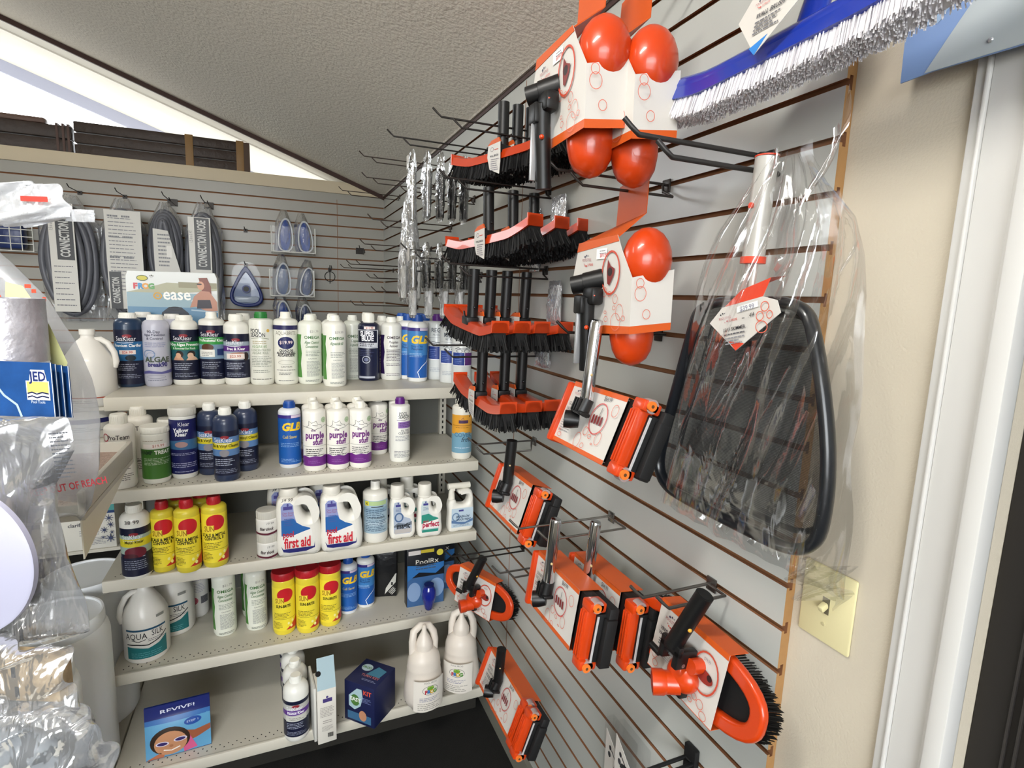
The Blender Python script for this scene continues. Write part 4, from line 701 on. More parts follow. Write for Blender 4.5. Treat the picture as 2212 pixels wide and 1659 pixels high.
def wall_brush(x, y, zb, zt, yaw, tilt, label, group, card=True):
    t = thing('wall_brush', label, 'brush', (x, y, zb), rot=(0, tilt, RW+yaw), group=group); brush_parts(t)
    b = B(); h = zt-zb; b.tube([(0, 0, .004), (0, 0, h)], .0155, BLK, 18); b.tube([(0, 0, h-.0005), (0, 0, h+.0004)], .011, BLKR, 14)
    b.box(-.024, .024, -.024, .012, -.004, .018, BLK, .003); b.sph((-.017, 0, h*.3), .004, BLK, 8); b.sph((.017, 0, h*.3), .004, BLK, 8); b.tube([(-.02, -.019, .03), (0, -.021, .012), (.016, -.019, .0)], .003, BLK, 6)
    b.done('handle', t, 40)
    if card:
        b = B(); P = [(-.026, .018), (.028, .022), (.030, -.030), (.026, -.062), (-.018, -.045), (-.030, -.012)]; b.prism(P, -.030, -.0294, CARD); b.prism([(-.03, .018), (.028, .022), (.02, .034), (-.012, .030)], -.030, -.026, ORC); tc_ = b.done('tag_card', t)
        paint([('o', -.8, .6, .7, .6, .12, '5A5560'), ('t', 'WALL BRUSH', .2, -1.4, .55, '3A3A40', {'b': .03, 'w': .8}), ('l', .6, -2.2, 3.6, 6, .55, '77727A', .4, -.05), ('r', .2, .3, 2.0, .5, 'C8503A')], D=.0301, sc=.01).done('print', tc_, 60)
    return t
gs = ((2.043, 2.176, 16, (-.160, -.116, -.074), 'top'), (1.812, 1.949, 10, (-.194, -.118, -.050), 'second'), (1.575, 1.725, -1, (-.237, -.184, -.134, -.072), 'third'), (1.362, 1.502, -2, (-.204, -.131, -.074), 'lowest'))
for zb, zt, yw, xs_, nm in gs:
    for i, x in enumerate(xs_):
        tag_ = 'outermost' if i == 0 else 'innermost, nearest the wall' if i == len(xs_)-1 else ('middle' if len(xs_) == 3 else ('second from outside', 'third from outside')[i-1])
        wall_brush(x, -2.762+.004*i, zb, zt, math.radians(yw-3*i*(nm == 'top')+2*i*(nm == 'third')), math.radians({'top': 0, 'second': -3, 'third': 4, 'lowest': 2}[nm]), f'orange backed black brush with upright handle, {tag_} on the {nm} brush hook', f'brushes on the {nm} hook', card=(i != 0 or nm != 'third'))
hook(-2.745, 2, .33, 'dark twin-prong hook carrying the top cluster of orange brushes'); hook(-2.744, 4, .31, 'dark twin-prong hook carrying the second cluster of orange brushes')
hook(-2.745, 7, .30, 'dark twin-prong hook carrying the third cluster of orange brushes'); hook(-2.73, 10, .34, 'dark twin-prong hook carrying the lowest cluster of orange brushes')
# --- weighted triangular vacuum heads in printed cards
LOGO = lambda x, y, s: [('e', x-.9*s, y+.9*s, .22*s, .22*s, '3A3550'), ('e', x-.3*s, y+1.1*s, .18*s, .18*s, '3A3550'), ('e', x+.3*s, y+1.05*s, .13*s, .13*s, '77707A'), ('t', 'POOLSTYLE', x-.2*s, y, .55*s, 'B06A70', {'w': .8}), ('t', 'SUPREME', x+1.3*s, y-.9*s, .45*s, 'C8453A', {'w': .8}), ('e', x-1.0*s, y-.5*s, .13*s, .13*s, 'B06A70'), ('e', x-.6*s, y-.8*s, .17*s, .17*s, 'C8453A'), ('e', x-.1*s, y-.9*s, .2*s, .2*s, 'C8453A')]
def rings(ps, w=.14): return [('o', x, y, r, r*q, w, 'CF6A55') for x, y, r, q in ps]
def tri_vac(loc, label, group=None, rz=0, connector=True):
    t = thing('triangular_vacuum_head', label, 'vacuum head', loc, RW+rz, group); t.scale = (.88, .88, .88)
    # local frame: hook hole at origin, x to the right along the wall, -y into the room
    b = B(); b.prism([(-.058, -.064), (.052, -.048), (.054, .040), (-.052, .020)], -.001, .001, ORC)
    b.mesh([(-.058, -.001, -.064), (.052, -.001, -.048), (.060, -.070, -.100), (-.098, -.070, -.105), (-.058, .0, -.065), (.052, .0, -.049), (.060, -.068, -.102), (-.098, -.068, -.107)], [(0, 1, 2, 3), (7, 6, 5, 4), (0, 3, 7, 4), (1, 5, 6, 2)], ORC)
    b.done('hang_card', t)
    FP = [(-.098, -.104), (.058, -.098), (.076, -.128), (.118, -.185), (.122, -.285), (-.018, -.292), (-.018, -.258), (-.052, -.232), (-.122, -.190)]
    b = B(); b.prism(FP, -.0712, -.070, CARD)
    b.mesh([(.118, -.071, -.185), (.128, .022, -.165), (.130, .022, -.275), (.122, -.071, -.285), (.1185, -.070, -.186), (.1285, .021, -.166), (.1305, .021, -.276), (.1225, -.070, -.286)][:4], [(0, 1, 2, 3)], CARD)
    b.prism([(-.018, -.285), (.122, -.281), (.122, -.296), (-.018, -.304)], -.0722, -.0712, ORC); b.mesh([(.122, -.072, -.281), (.130, .022, -.271), (.130, .022, -.286), (.122, -.072, -.297)], [(0, 1, 2, 3)], ORC)
    b.prism([(-.098, -.104), (.058, -.098), (.066, -.111), (-.104, -.124)], -.0722, -.0712, ORC)
    pc = b.done('printed_card', t)
    e = LOGO(-5.6, -14.6, 1.15)+[('r', -1.6, -14.4, 2.6, -12.2, 'EFECE8'), ('t', '$89.99', 1.2, -14.0, .7, 'C04A50', {'b': .03}), ('l', 1, -12.8, 2.6, 2, .5, '6A6A70'), ('o', 4.4, -17.4, 3.5, 4.6, .42, 'C04A35'), ('p', [(3.2, -14.6), (4.4, -16), (6, -16.6), (5.6, -18), (4.2, -20), (3.4, -19.6), (3.0, -17)], '7A2A26'), ('e', 4.2, -17.2, .9, .9, '2A1A1A'), ('l', -8.2, -19.6, 3.6, 5, .5, '8A858A')]
    e += rings([(2.6, -21.4, .9, 1.2), (4.6, -21.8, .7, .9), (6.8, -22.8, .9, 1.1), (6.6, -24.6, .6, .8), (8.6, -25.4, 1.3, 1.3), (7.4, -27.4, 1.8, 1.0), (3.4, -25.6, .5, .7), (3.8, -27.0, .7, .9), (10.2, -26.6, .7, .8)], .12)
    paint(e, D=.0722, sc=.01).done('print', pc, 60)
    e = [('o', 4.4, -19.6, .9, 1.0, .13, 'CF6A55'), ('o', 4.6, -21.6, 1.3, 1.5, .13, 'CF6A55'), ('o', 6.2, -25.6, .9, 1.0, .13, 'CF6A55')]
    o = paint(e, D=.1262, sc=.01).done('print', pc, 60); o.rotation_euler = (0, 0, math.radians(84)); o.location = (.0, -.09, 0)
    b = B()
    for cx, cz, rx_, rz_ in ((.090, -.148, .047, .066), (-.098, -.152, .046, .060)): b.sph((cx, -.018, cz), (rx_, .052, rz_), ORG, 26)
    b.tube([(.03, -.018, -.19), (.046, -.018, -.25), (.054, -.018, -.31), (.056, -.018, -.335), (.0565, -.018, -.352), (.057, -.018, -.363), (.057, -.018, -.368)], [.048, .049, .046, .041, .032, .018, .003], ORG, 26)
    b.tube([(-.095, -.010, -.150), (0, -.010, -.17), (.085, -.010, -.150)], .044, ORG, 20)
    b.done('vacuum_body', t, 50)
    if connector:
        b = B(); a = Vector((-.012, -.075, -.190)); d = Vector((-.62, -.72, -.22)).normalized(); b.tube([a-d*.02, a+d*.024, a+d*.025, a+d*.052], [.024, .0225, .0205, .020], BLK, 24, caps=True); b.tube([a+d*.0522, a+d*.0526], .017, M('020202', .9), 20)
        b.box(-.016, .030, -.106, -.076, -.242, -.204, BLK, .008); b.box(-.030, .004, -.118, -.090, -.262, -.222, BLK, .005); b.done('swivel_connector', t, 40)
        b = B(); b.tube([(-.004, -.098, -.225), (-.008, -.095, -.262), (-.012, -.085, -.385)], [.017, .0165, .0165], BLK, 22); b.box(-.019, -.012, -.116, -.104, -.37, -.24, M('B9BABC', .25, metal=.6), .001)
        b.sph((.024, -.098, -.222), .006, ORG, 10); b.sph((.010, -.104, -.290), .005, ORG, 10); b.done('handle_socket', t, 40)
    return t
P = at(1350, 422, y=-3.315); tri_vac((P.x, -3.343, P.z), 'orange triangular vacuum head in white bubble print card, hanging alone beside the bagged skimmer')
hook(-3.29, 5, .254, 'dark twin-prong hook through the orange card above the lone triangular vacuum head', m=M('45413E', .35, metal=.6))
P = at(1278, 24, y=-3.33); V1 = Vector((P.x, -3.33, P.z+.030)); tri_vac(V1, 'orange triangular vacuum head in bubble print card with black connector, front one at the top')
P = at(1372, 46, y=-3.36); tri_vac(Vector((P.x, -3.36, P.z+.030)), 'orange triangular vacuum head in bubble print card, rear one beside the blue brush', connector=False)
hook(-3.31, 0, .32, 'dark twin-prong hook at the top edge holding two triangular vacuum heads', m=M('45413E', .35, metal=.6), r=.0032)
# --- gunite vacuum heads in sleeves
def gunite(loc, label, pitch=-20, yaw=0, w=.19, h=.13, tube='chrome', seg=3, group=None, second=False, tl=.115, sock=None):
    t = thing('gunite_vacuum_head', label, 'vacuum head', loc, rot=(math.radians(pitch), 0, RW+math.radians(yaw)), group=group)
    W2 = w/2
    b = B(); b.box(-W2, W2, -.0005, 0, -h, 0, CARD); b.box(-W2, W2, -.001, -.0004, -h, -h+.009, ORC); b.box(-W2, W2, -.001, -.0004, -.010, 0, ORC); b.box(-W2, W2, -.001, .055, -.001, 0, ORC); b.box(-W2, W2, -.001, .055, -h, -h+.001, ORC)
    sc_ = b.done('sleeve_card', t)
    s_ = w/.19; X = lambda u: u*100*s_
    e = LOGO(X(-.062), -2.6, .9)+[('t', 'GUNITE', X(-.068), -5.0, .75, '3A3A3E', {'w': .8}), ('t', 'VACUUM HEAD', X(-.058), -6.1, .75, '3A3A3E', {'w': .75}), ('l', X(-.062), -7.0, 4.4, 2, .5, '5A5A5E', .45), ('l', X(-.060), -8.4, 4.8, 5, .5, '8A8A8E', .35),
       ('t', '$64.99', X(.042), -2.0, .95, '4A4A4E', {'w': .7}), ('o', X(.035), -5.6, 2.7, 3.1, .22, 'C04A4A')]+[('p', [(X(.035)-2+i*.95, -5.2), (X(.035)-1.5+i*.95, -4.9), (X(.035)-1.3+i*.95, -6.6), (X(.035)-1.9+i*.95, -6.8)], '7A2A2A') for i in range(4)]+[('w', [(X(.035)+.2, -3.4), (X(.035)+.1, -5)], .15, '5A5A5E')]
    e += rings([(X(.012), -8.6, .8, 1.1), (X(.030), -9.3, .55, .8), (X(.058), -9.0, 1.0, 1.3), (X(.045), -10.4, .4, .5), (X(-.004), -10.8, 1.1, 1.4), (X(.018), -11.4, .6, .9), (X(-.078), -10.4, .5, .6), (X(-.072), -11.3, .8, .6), (X(.078), -3.2, 1.0, 1.2)], .12)
    paint(e, D=.0011, sc=.01).done('print', sc_, 60)
    b = B(); b.box(-W2-.012, W2+.072, .028, .050, -h+.004, -.004, BLKR, .003); b.box(W2-.004, W2+.034, .006, .032, -h+.002, -.002, M('1A0E0C', .6), .002); b.done('flexible_plate', t)
    def bar(x0, yo=0):
        q = B(); q.box(x0, x0+.022, -.012+yo, .020+yo, -h+.012, -.012, ORG, .004)
        for i in range(3): q.box(x0+.002+.007*i, x0+.005+.007*i, -.015+yo, -.010+yo, -h+.018, -.018, ORG, .001)
        for z in (-.006, -h+.006): q.box(x0-.002, x0+.030, -.012+yo, .026+yo, z-.010, z+.010, ORG, .004)
        wb = q.done('weight_bar', t, 40)
        for z in (-.004, -h+.004):
            q = B(); q.tube([(x0+.012, .006+yo, z), (x0+.030, .006+yo, z)], .0125, M('9C8A88', .3), 20); q.tube([(x0+.030, .002+yo, z), (x0+.035, .002+yo, z)], .0085, M('E8762A', .35), 16); q.tube([(x0+.035, .002+yo, z), (x0+.0356, .002+yo, z)], .003, M('5A3A1A', .6), 10); q.done('wheel', wb)
    bar(W2+.032)
    if second: bar(W2-.004, .004)
    b = B(); b.box(-W2-.016, -W2+.001, -.010, .048, -h-.004, -.004, ORG, .006)
    for z in (-.03, -h+.03): b.box(-W2-.022, -W2-.010, .012, .040, z-.014, z+.014, ORG, .004)
    b.done('end_plate', t, 40)
    b = B(); b.box(W2+.052, W2+.062, .010, .040, -h+.012, -.018, BLKR, .002); b.box(W2+.0615, W2+.0635, .008, .012, -h+.014, -.022, M('B9B9BA', .4)); b.box(W2+.064, W2+.078, .022, .046, -h+.008, -.024, BLKR, .002); b.done('squeegee', t)
    R_ = Matrix.Rotation(math.radians(-pitch), 4, 'X'); up = R_.to_3x3() @ Vector((0.0, 0, 1))
    j = Vector((-.004, -.020, -.050)); d = Vector((-.55, -.80, -.25)).normalized(); c = j+Vector((-.012, -.004, -.026))
    b = B(); b.tube([c-d*.014, c+d*.002, c+d*.014], [.014, .0175, .0175], BLK, 24); b.tube([c+d*.0142, c+d*.0146], .0140, M('020202', .9), 20)
    b.tube([j+Vector((0, 0, -.012)), j+Vector((.002, .002, .022))], [.016, .014], BLK, 14)
    for i in (-1, 0, 1): b.box(j.x-.0015+i*.008, j.x+.0015+i*.008, j.y-.018, j.y-.012, j.z-.008, j.z+.018, BLK, .0005)
    b.box(j.x-.020, j.x+.020, j.y-.012, j.y+.012, j.z-.012, j.z-.004, BLK, .003); b.done('swivel_connector', t, 40)
    TM = CHR if tube == 'chrome' else BLK; a = j+Vector((.002, .002, .018)); k = (R_.to_3x3() @ Vector((.06, .05, 1))).normalized()
    b = B(); b.tube([a, a+k*.012, a+k*.020, a+k*(tl-.008), a+k*(tl-.002), a+k*tl], [.0125, .0125, .0122, .0122, .0105, .007] if tube == 'chrome' else [.014]*6, TM, 20); b.sph(a+k*.05+Vector((.012, -.004, 0)), .0028, M('B9A070', .3), 8); b.done('handle_tube', t, 40)
    return t
gunite((-.18, -3.367, 1.482), 'orange gunite vacuum head with chrome tube on a white card left of the bagged skimmer', -22, tl=.155)
hook(-3.30, 9, .22, 'dark hook holding the gunite vacuum head beside the bagged skimmer', dz=.0)
gunite((-.18, -2.992, 1.198), 'orange gunite vacuum head with black tube under the lowest brush cluster', -18, tube='black', tl=.115)
hook(-2.715, 14, .20, 'thin hook in a grey plastic clip beside the end of the second shelf', dz=.032, dy=.0, m=M('5E5A56', .3, metal=.7))
gunite((-.2, -3.272, 1.070), 'orange gunite vacuum head with chrome tube, outer one of the pair', -8, tl=.15)
gunite((-.115, -3.292, 1.062), 'orange gunite vacuum head with chrome tube, inner one of the pair near the wall', -6, tl=.15)
hook(-3.17, 15, .25, 'shiny twin-prong hook holding the pair of gunite vacuum heads', dz=.0, dy=.075, m=HKS)
gunite((-.15, -2.905, .560), 'long orange gunite vacuum head with black tube, lowest one near the floor', -20, w=.245, h=.125, tube='black', second=True, tl=.105)
hook(-2.945, 18, .20, 'thin hook above the long low gunite vacuum head', dz=0, m=M('5E5A56', .3, metal=.7))
# --- vinyl liner heads
def stadium(rx, rz, n=20):
    return [(rx*math.cos(a)*(abs(math.cos(a))**2.6+abs(math.sin(a))**2.6)**(-1/2.6), rz*math.sin(a)*(abs(math.cos(a))**2.6+abs(math.sin(a))**2.6)**(-1/2.6)) for a in [6.2832*i/(2*n) for i in range(2*n)]]
def vinyl(loc, label, pitch, yaw, s=1.0, roll=0):
    t = thing('vinyl_vacuum_head', label, 'vacuum head', loc, rot=(math.radians(pitch), math.radians(roll), RW+math.radians(yaw)))
    RX, RZ = .172*s, .072*s
    vs, fs = outline([stadium(RX, RZ), stadium(RX-.030*s, RZ-.030*s)], .002, .006, 3); b = B(); b.mesh([(x, y+.02, z) for x, y, z in vs], fs, ORG); b.done('bumper_rim', t, 40)
    b = B(); b.prism(stadium(RX-.02*s, RZ-.02*s), .024, .030, BLKR); b.done('base_plate', t)
    rd = random.Random(5); b = B(); BM = M('0B0B0C', .7); oc = stadium(RX-.004, RZ-.004, 90)
    for x, z in oc*4:
        l = rd.uniform(.018, .024); a = rd.uniform(-.5, .5); q = rd.uniform(.93, 1.02); w = .0016; b.mesh([(x*q-w, .026, z*q), (x*q+w, .026, z*q), (x*q*1.05+w+a*.004, .026+l, z*q*1.05), (x*q*1.05-w, .026+l, z*q*1.05)], [(0, 1, 2, 3)], BM)
    o = b.done('bristles', t); o['kind'] = 'stuff'
    c0, c1, z0, z1 = -.095*s, .088*s, -.072*s, .074*s
    b = B(); b.box(c0, c1, .0045, .0055, z0, z1, CARD); b.box(c0, c1, .004, .046, z1, z1+.001, ORC); b.box(c0, c1, .004, .040, z0-.001, z0, ORC); b.box(c0, c1, .0035, .0046, z1-.010*s, z1, ORC); sc_ = b.done('sleeve_card', t)
    S = s
    e = LOGO(-5.4*S, 4.2*S, 1.05*S)+[('t', 'VINYL LINER', -5.6*S, 1.7*S, .72*S, '33333A', {'b': .03, 'w': .8}), ('t', 'VACUUM HEAD', -5.2*S, .6*S, .72*S, '33333A', {'b': .03, 'w': .8}), ('l', -5.4*S, -.3*S, 4.6*S, 3, .5*S, '66666A', .5), ('l', -5.6*S, -2*S, 3.8*S, 4, .45*S, '9A9A9E', .4),
       ('o', 5.0*S, 1.2*S, 3.2*S, 4.0*S, .34*S, 'C04A35'), ('e', 5.0*S, .6*S, 2.1*S, 1.2*S, '8A2E26'), ('e', 4.0*S, 1.3*S, .8*S, .7*S, '2A1A1A'), ('e', 6.2*S, 1.0*S, .6*S, .6*S, '2A1A1A'), ('t', '$79.99', 4.9*S, 3.4*S, .6*S, '8A8A90', {'w': .7})]
    e += rings([(-7.9*S, -3.4*S, 1.0*S, 1.3), (-7.2*S, -5.4*S, .8*S, .9), (2.4*S, -3.2*S, 1.1*S, 1.1), (4.0*S, -4.2*S, .7*S, .9), (5.6*S, -4.6*S, .9*S, 1), (3.2*S, -5.4*S, .6*S, .8), (.4*S, -6.0*S, 1.4*S, .8), (6.8*S, -6.0*S, .9*S, .9)], .12*S)
    paint(e, D=-.0032, sc=.01).done('print', sc_, 60)
    b = B(); d = Vector((-.50, -.82, -.22)).normalized(); a = Vector((.010*s, -.010*s, -.036*s)); e_ = a+d*.050*s
    b.sph((.008*s, -.004*s, -.022*s), (.036*s, .024*s, .030*s), ORG, 20); b.tube([a, a+d*.03*s, e_-d*.022*s, e_-d*.02*s, e_], [.021*s, .021*s, .021*s, .0235*s, .0235*s], ORG, 24); b.tube([e_+d*.0002, e_+d*.0006], .0185*s, M('9A2A10', .6), 20)
    b.tube([(.034*s, -.02*s, .016*s), (.034*s, .004*s, .016*s)], .014*s, ORG, 18); b.done('hose_port', t, 40)
    b = B(); b.box(-.026*s, -.012*s, -.046*s, .0, .004*s, .040*s, BLK, .003*s); b.box(.012*s, .026*s, -.046*s, .0, .004*s, .040*s, BLK, .003*s); b.box(-.026*s, .026*s, -.046*s, -.034*s, .026*s, .048*s, BLK, .003*s); b.tube([(-.024*s, -.028*s, .012*s), (.026*s, -.028*s, .012*s)], .004*s, M('B9B9BA', .3, metal=.8), 10)
    b.tube([(-.045*s, -.02*s, -.012*s), (-.070*s, -.022*s, -.010*s)], .007*s, BLK, 10); b.box(.002*s, .024*s, -.016*s, .004*s, -.060*s, -.036*s, BLK, .003*s); b.done('pivot_fork', t, 40)
    b = B(); u = Vector((.30, .06, 1)).normalized(); a = Vector((0, -.038*s, .040*s)); b.tube([a, a+u*.125*s], .0165*s, BLK, 22); b.tube([a+u*.1252*s, a+u*.1256*s], .012*s, BLKR, 18); b.sph(a+u*.05*s+Vector((.016*s, -.004, 0)), .004*s, M('D9A03A', .3), 8); b.done('handle_socket', t, 40)
    return t
vinyl((-.100, -3.567, 1.022), 'large oval orange vinyl liner vacuum head near the lower slatwall edge', -8, 0, .94, 3)
hook(-3.515, 15, .16, 'grey twin-prong hook above the large oval vacuum head', dz=.0, dy=.045, m=M('5E5A56', .3, metal=.7), r=.003)
P = Vector((-.125, -2.53, .605)); vinyl(P, 'small looking oval orange vacuum head in front of the bottom shelf end', -8, 27, .95, 4)
hook(-2.66, 19, .25, 'thin dark hook over the oval vacuum head beside the shelf ends', dz=.0)
# ---------------------------------------------------------------- bagged leaf skimmer
def pouch(b, fn_w, zt, zb, th, m, cx=0, nu=26, nv=34, amp=.004, seed=1, cy=0, cxf=None):
    rd = random.Random(seed); ph = [(rd.uniform(8, 46), rd.uniform(5, 26), rd.uniform(0, 6.28), rd.uniform(.3, 1)) for _ in range(9)]
    def f(side):
        def g(u, v):
            z = zt+(zb-zt)*v; w = fn_w(v); x = (cxf(v) if cxf else cx)+(u-.5)*2*w; e = math.sin(math.pi*u)**.6*math.sin(math.pi*min(1, max(0, v*.98+.01)))**.35
            d = sum(a*math.sin(k*u+j*v+p) for k, j, p, a in ph)*amp*.45
            return Vector((x+d*.3, cy+side*(th*e)+d*(.25+e), z+d*.4))
        return g
    b.sheet(f(-1), nu, nv, m); b.sheet(f(1), nu, nv, m); return b
t = thing('leaf_skimmer', 'black framed leaf skimmer with grey handle and white price tag in a clear bag', 'pool skimmer', (-.075, -3.6, 0), RW)
FR = [(-.0927, 1.642), (-.053, 1.6547), (.0747, 1.6555), (.1065, 1.6477), (.1254, 1.6263), (.1596, 1.5168), (.176, 1.43), (.176, 1.352), (.1645, 1.3214), (.137, 1.303), (.088, 1.2986), (-.1131, 1.298), (-.1505, 1.306), (-.170, 1.325), (-.1763, 1.3508), (-.166, 1.40), (-.1564, 1.4374), (-.1127, 1.597), (-.105, 1.628)]
def smooth(P, n=3):
    for _ in range(n):
        Q = []
        for i in range(len(P)): a, c = Vector(P[i]), Vector(P[(i+1) % len(P)]); Q += [tuple(a*.75+c*.25), tuple(a*.25+c*.75)]
        P = Q
    return P
SF = smooth(FR, 2); SKB = M('14171C', .3, coat=.3)
b = B(); pts = [Vector((x, 0, z)) for x, z in SF]; n_ = len(pts); rg = []
for i, p in enumerate(pts):
    tg = (pts[(i+1) % n_]-pts[i-1]).normalized(); nn = Vector((tg.z, 0, -tg.x)); rg.append([b.bm.verts.new(p+nn*.0085*math.cos(a)+Vector((0, 1, 0))*.012*math.sin(a)) for a in [6.2832*j/10 for j in range(10)]])
b.mi(SKB)
for i in range(n_):
    for j in range(10): b.bm.faces.new([rg[i][j], rg[i][(j+1) % 10], rg[(i+1) % n_][(j+1) % 10], rg[(i+1) % n_][j]])
b.done('frame', t, 50)
b = B(); IN = [((x+.004)*.90-.004, (z-1.46)*.90+1.462) for x, z in FR]; b.tube([(x, .030, z) for x, z in smooth(IN, 1)+[smooth(IN, 1)[0]]], .0045, SKB, 8); b.done('net_hem', t, 50)
def net_mat():
    m = bpy.data.materials.new('fine_black_net'); m.use_nodes = True; N, K = m.node_tree.nodes, m.node_tree.links; N.remove(N['Principled BSDF'])
    tc = N.new('ShaderNodeTexCoord'); w1 = N.new('ShaderNodeTexWave'); w1.bands_direction = 'Z'; w1.inputs['Scale'].default_value = 130
    K.new(tc.outputs['Object'], w1.inputs[0]); r = N.new('ShaderNodeMapRange'); r.inputs['To Min'].default_value = .66; r.inputs['To Max'].default_value = .84; K.new(w1.outputs[1], r.inputs[0])
    d = N.new('ShaderNodeBsdfDiffuse'); d.inputs[0].default_value = lin('303132'); tr = N.new('ShaderNodeBsdfTransparent'); x = N.new('ShaderNodeMixShader')
    K.new(r.outputs[0], x.inputs[0]); K.new(tr.outputs[0], x.inputs[1]); K.new(d.outputs[0], x.inputs[2]); K.new(x.outputs[0], N['Material Output'].inputs[0]); return m
NM = net_mat(); b = B(); c_ = Vector((0, .032, 1.46)); K_ = 6; i_ = b.mi(NM); sm = smooth(FR, 1); rings_ = []
for k in range(K_+1):
    q = 1-k/K_*.999; dpt = .004+.034*math.sin(min(1, (1-q)*2.2)*math.pi/2); rings_.append([b.bm.verts.new(((x)*q, dpt, 1.46+(z-1.46)*q)) for x, z in sm])
for k in range(K_):
    for j in range(len(sm)): b.bm.faces.new([rings_[k][j], rings_[k][(j+1) % len(sm)], rings_[k+1][(j+1) % len(sm)], rings_[k+1][j]])
o = b.done('net', t, 80)
AL = M('B9B7B2', .35, metal=.25); RED = M('D5452C', .4)
b = B(); b.tube([(.0165, 0, 1.866), (.0088, 0, 1.719)], .0165, AL, 22); b.tube([(.0166, 0, 1.868), (.0166, 0, 1.866)], .0172, RED, 22); b.tube([(.0088, 0, 1.722), (.0087, 0, 1.712)], .0185, RED, 22)
b.tube([(.012, -.019, 1.796), (.012, -.014, 1.796)], .0045, RED, 12)
b.tube([(.0165, -.0004, 1.8665), (.0166, 0, 1.8682)], .0145, BLKR, 16); b.done('handle', t, 50)
for s_ in (-1, 1):
    b = B(); b.tube([(.008+s_*.006, 0, 1.716), (.006+s_*.007, -.002, 1.672), (.004+s_*.020, 0, 1.655)], .005, AL, 10); b.done('strut', t)
b = B(); TG = [(-.032, 1.618), (-.008, 1.6435), (.069, 1.662), (.094, 1.657), (.102, 1.640), (.0275, 1.5805)]
b.prism(TG, -.0362, -.035, CARD); b.prism([(.012, 1.593), (.0275, 1.5802), (.043, 1.593)], -.0364, -.0361, RED); b.mesh([(-.006, -.033, 1.645), (.004, -.012, 1.672), (.058, -.012, 1.690), (.066, -.033, 1.662)], [(0, 1, 2, 3)], RED); b.mesh([(.004, -.012, 1.672), (.012, .02, 1.680), (.058, .02, 1.694), (.058, -.012, 1.690)], [(0, 1, 2, 3)], RED); pt_ = b.done('price_tag', t, 30)
e = [(k_[0], k_[1], k_[2], 162.9+(k_[3]-162.9), *k_[4:]) if False else k_ for k_ in []]
rt = math.radians(13)
e = [('e', -.9, 163.2, .13, .13, '33333A'), ('e', -.5, 163.45, .13, .13, '33333A'), ('e', -.1, 163.5, .1, .1, '6A6A70'), ('t', 'POOLSTYLE', .1, 162.6, .38, 'B0606A', {'a': rt, 'w': .85}), ('t', 'SUPREME', 1.8, 162.45, .36, 'D04A3A', {'a': rt, 'w': .8}), ('e', .6, 162.35, .14, .14, 'B0283C'), ('e', .2, 162.1, .1, .1, 'B0606A'),
     ('t', 'LEAF SKIMMER', 2.2, 161.1, .52, '3A3A3E', {'b': .02, 'a': rt, 'w': .92}), ('l', 2.3, 160.5, 4.2, 1, .4, '5A5A60', .5, rt), ('l', 2.5, 159.95, 4.0, 3, .42, '8A8A90', .45, rt), ('p', [(2.5, 163.7), (6.4, 164.75), (6.2, 165.6), (2.3, 164.55)], 'E4E8E6'), ('t', '$39.99', 4.4, 164.2, .72, '9A9AA8', {'b': .04, 'a': rt, 'w': .95}), ('t', '.44', 5.2, 163.2, .62, '2A2A2A', {'a': rt, 's': .4}), ('w', [(3.6, 162.95), (4.1, 163.0)], .1, '2A2A2A'),
     ('o', 7.6, 164.8, .75, .75, .13, 'D0604A'), ('o', 6.9, 163.4, .7, .7, .13, 'D0604A'), ('o', 8.6, 163.7, .55, .6, .12, 'D0604A'), ('o', 7.4, 161.9, 1.1, .9, .13, 'D0604A')]
paint([x for x in e], D=.0365, sc=.01).done('print', pt_, 60)
BAG = film('clear_bag', base=.022, peak=.30, scale=9, rough=.10, bump=.4); b = B(); rd = random.Random(4)
def bw(v): return (.06+.10*min(1, v*3.2)**.8+.018*v) if v < .95 else .175
pouch(b, lambda v: [.030, .075, .120, .140, .152, .158, .160, .164, .168, .176, .182, .186, .190][min(12, int(v*12))]*(1-(v*12) % 1)+[.030, .075, .120, .140, .152, .158, .160, .164, .168, .176, .182, .186, .190][min(12, int(v*12)+1)]*((v*12) % 1), 1.862, 1.272, .040, BAG, nu=54, nv=90, amp=.0085, seed=11, cxf=lambda v: .030+.022*(1-v)); b.noflip = True; b.done('clear_bag', t, 80)
b = B()
b.sheet(lambda u, v: Vector((.045+.13*u+.012*math.sin(9*v), -.02-.02*math.sin(7*u+5*v)-.015*u, 1.862-.02*math.sin(3*u)-.16*v+.05*u*(1-v))), 16, 20, BAG); b.sheet(lambda u, v: Vector((.15+.075*u, -.01+.02*math.sin(8*u+9*v), 1.300-.055*v+.02*u)), 10, 10, BAG); b.noflip = True; b.done('bag_flap', t, 80)
hook(-3.548, 5, .255, 'thick dark twin-prong hook in a grey plastic clip above the bagged skimmer', dz=.034, dy=.034, m=M('3C3A39', .4, metal=.5), r=.0042)
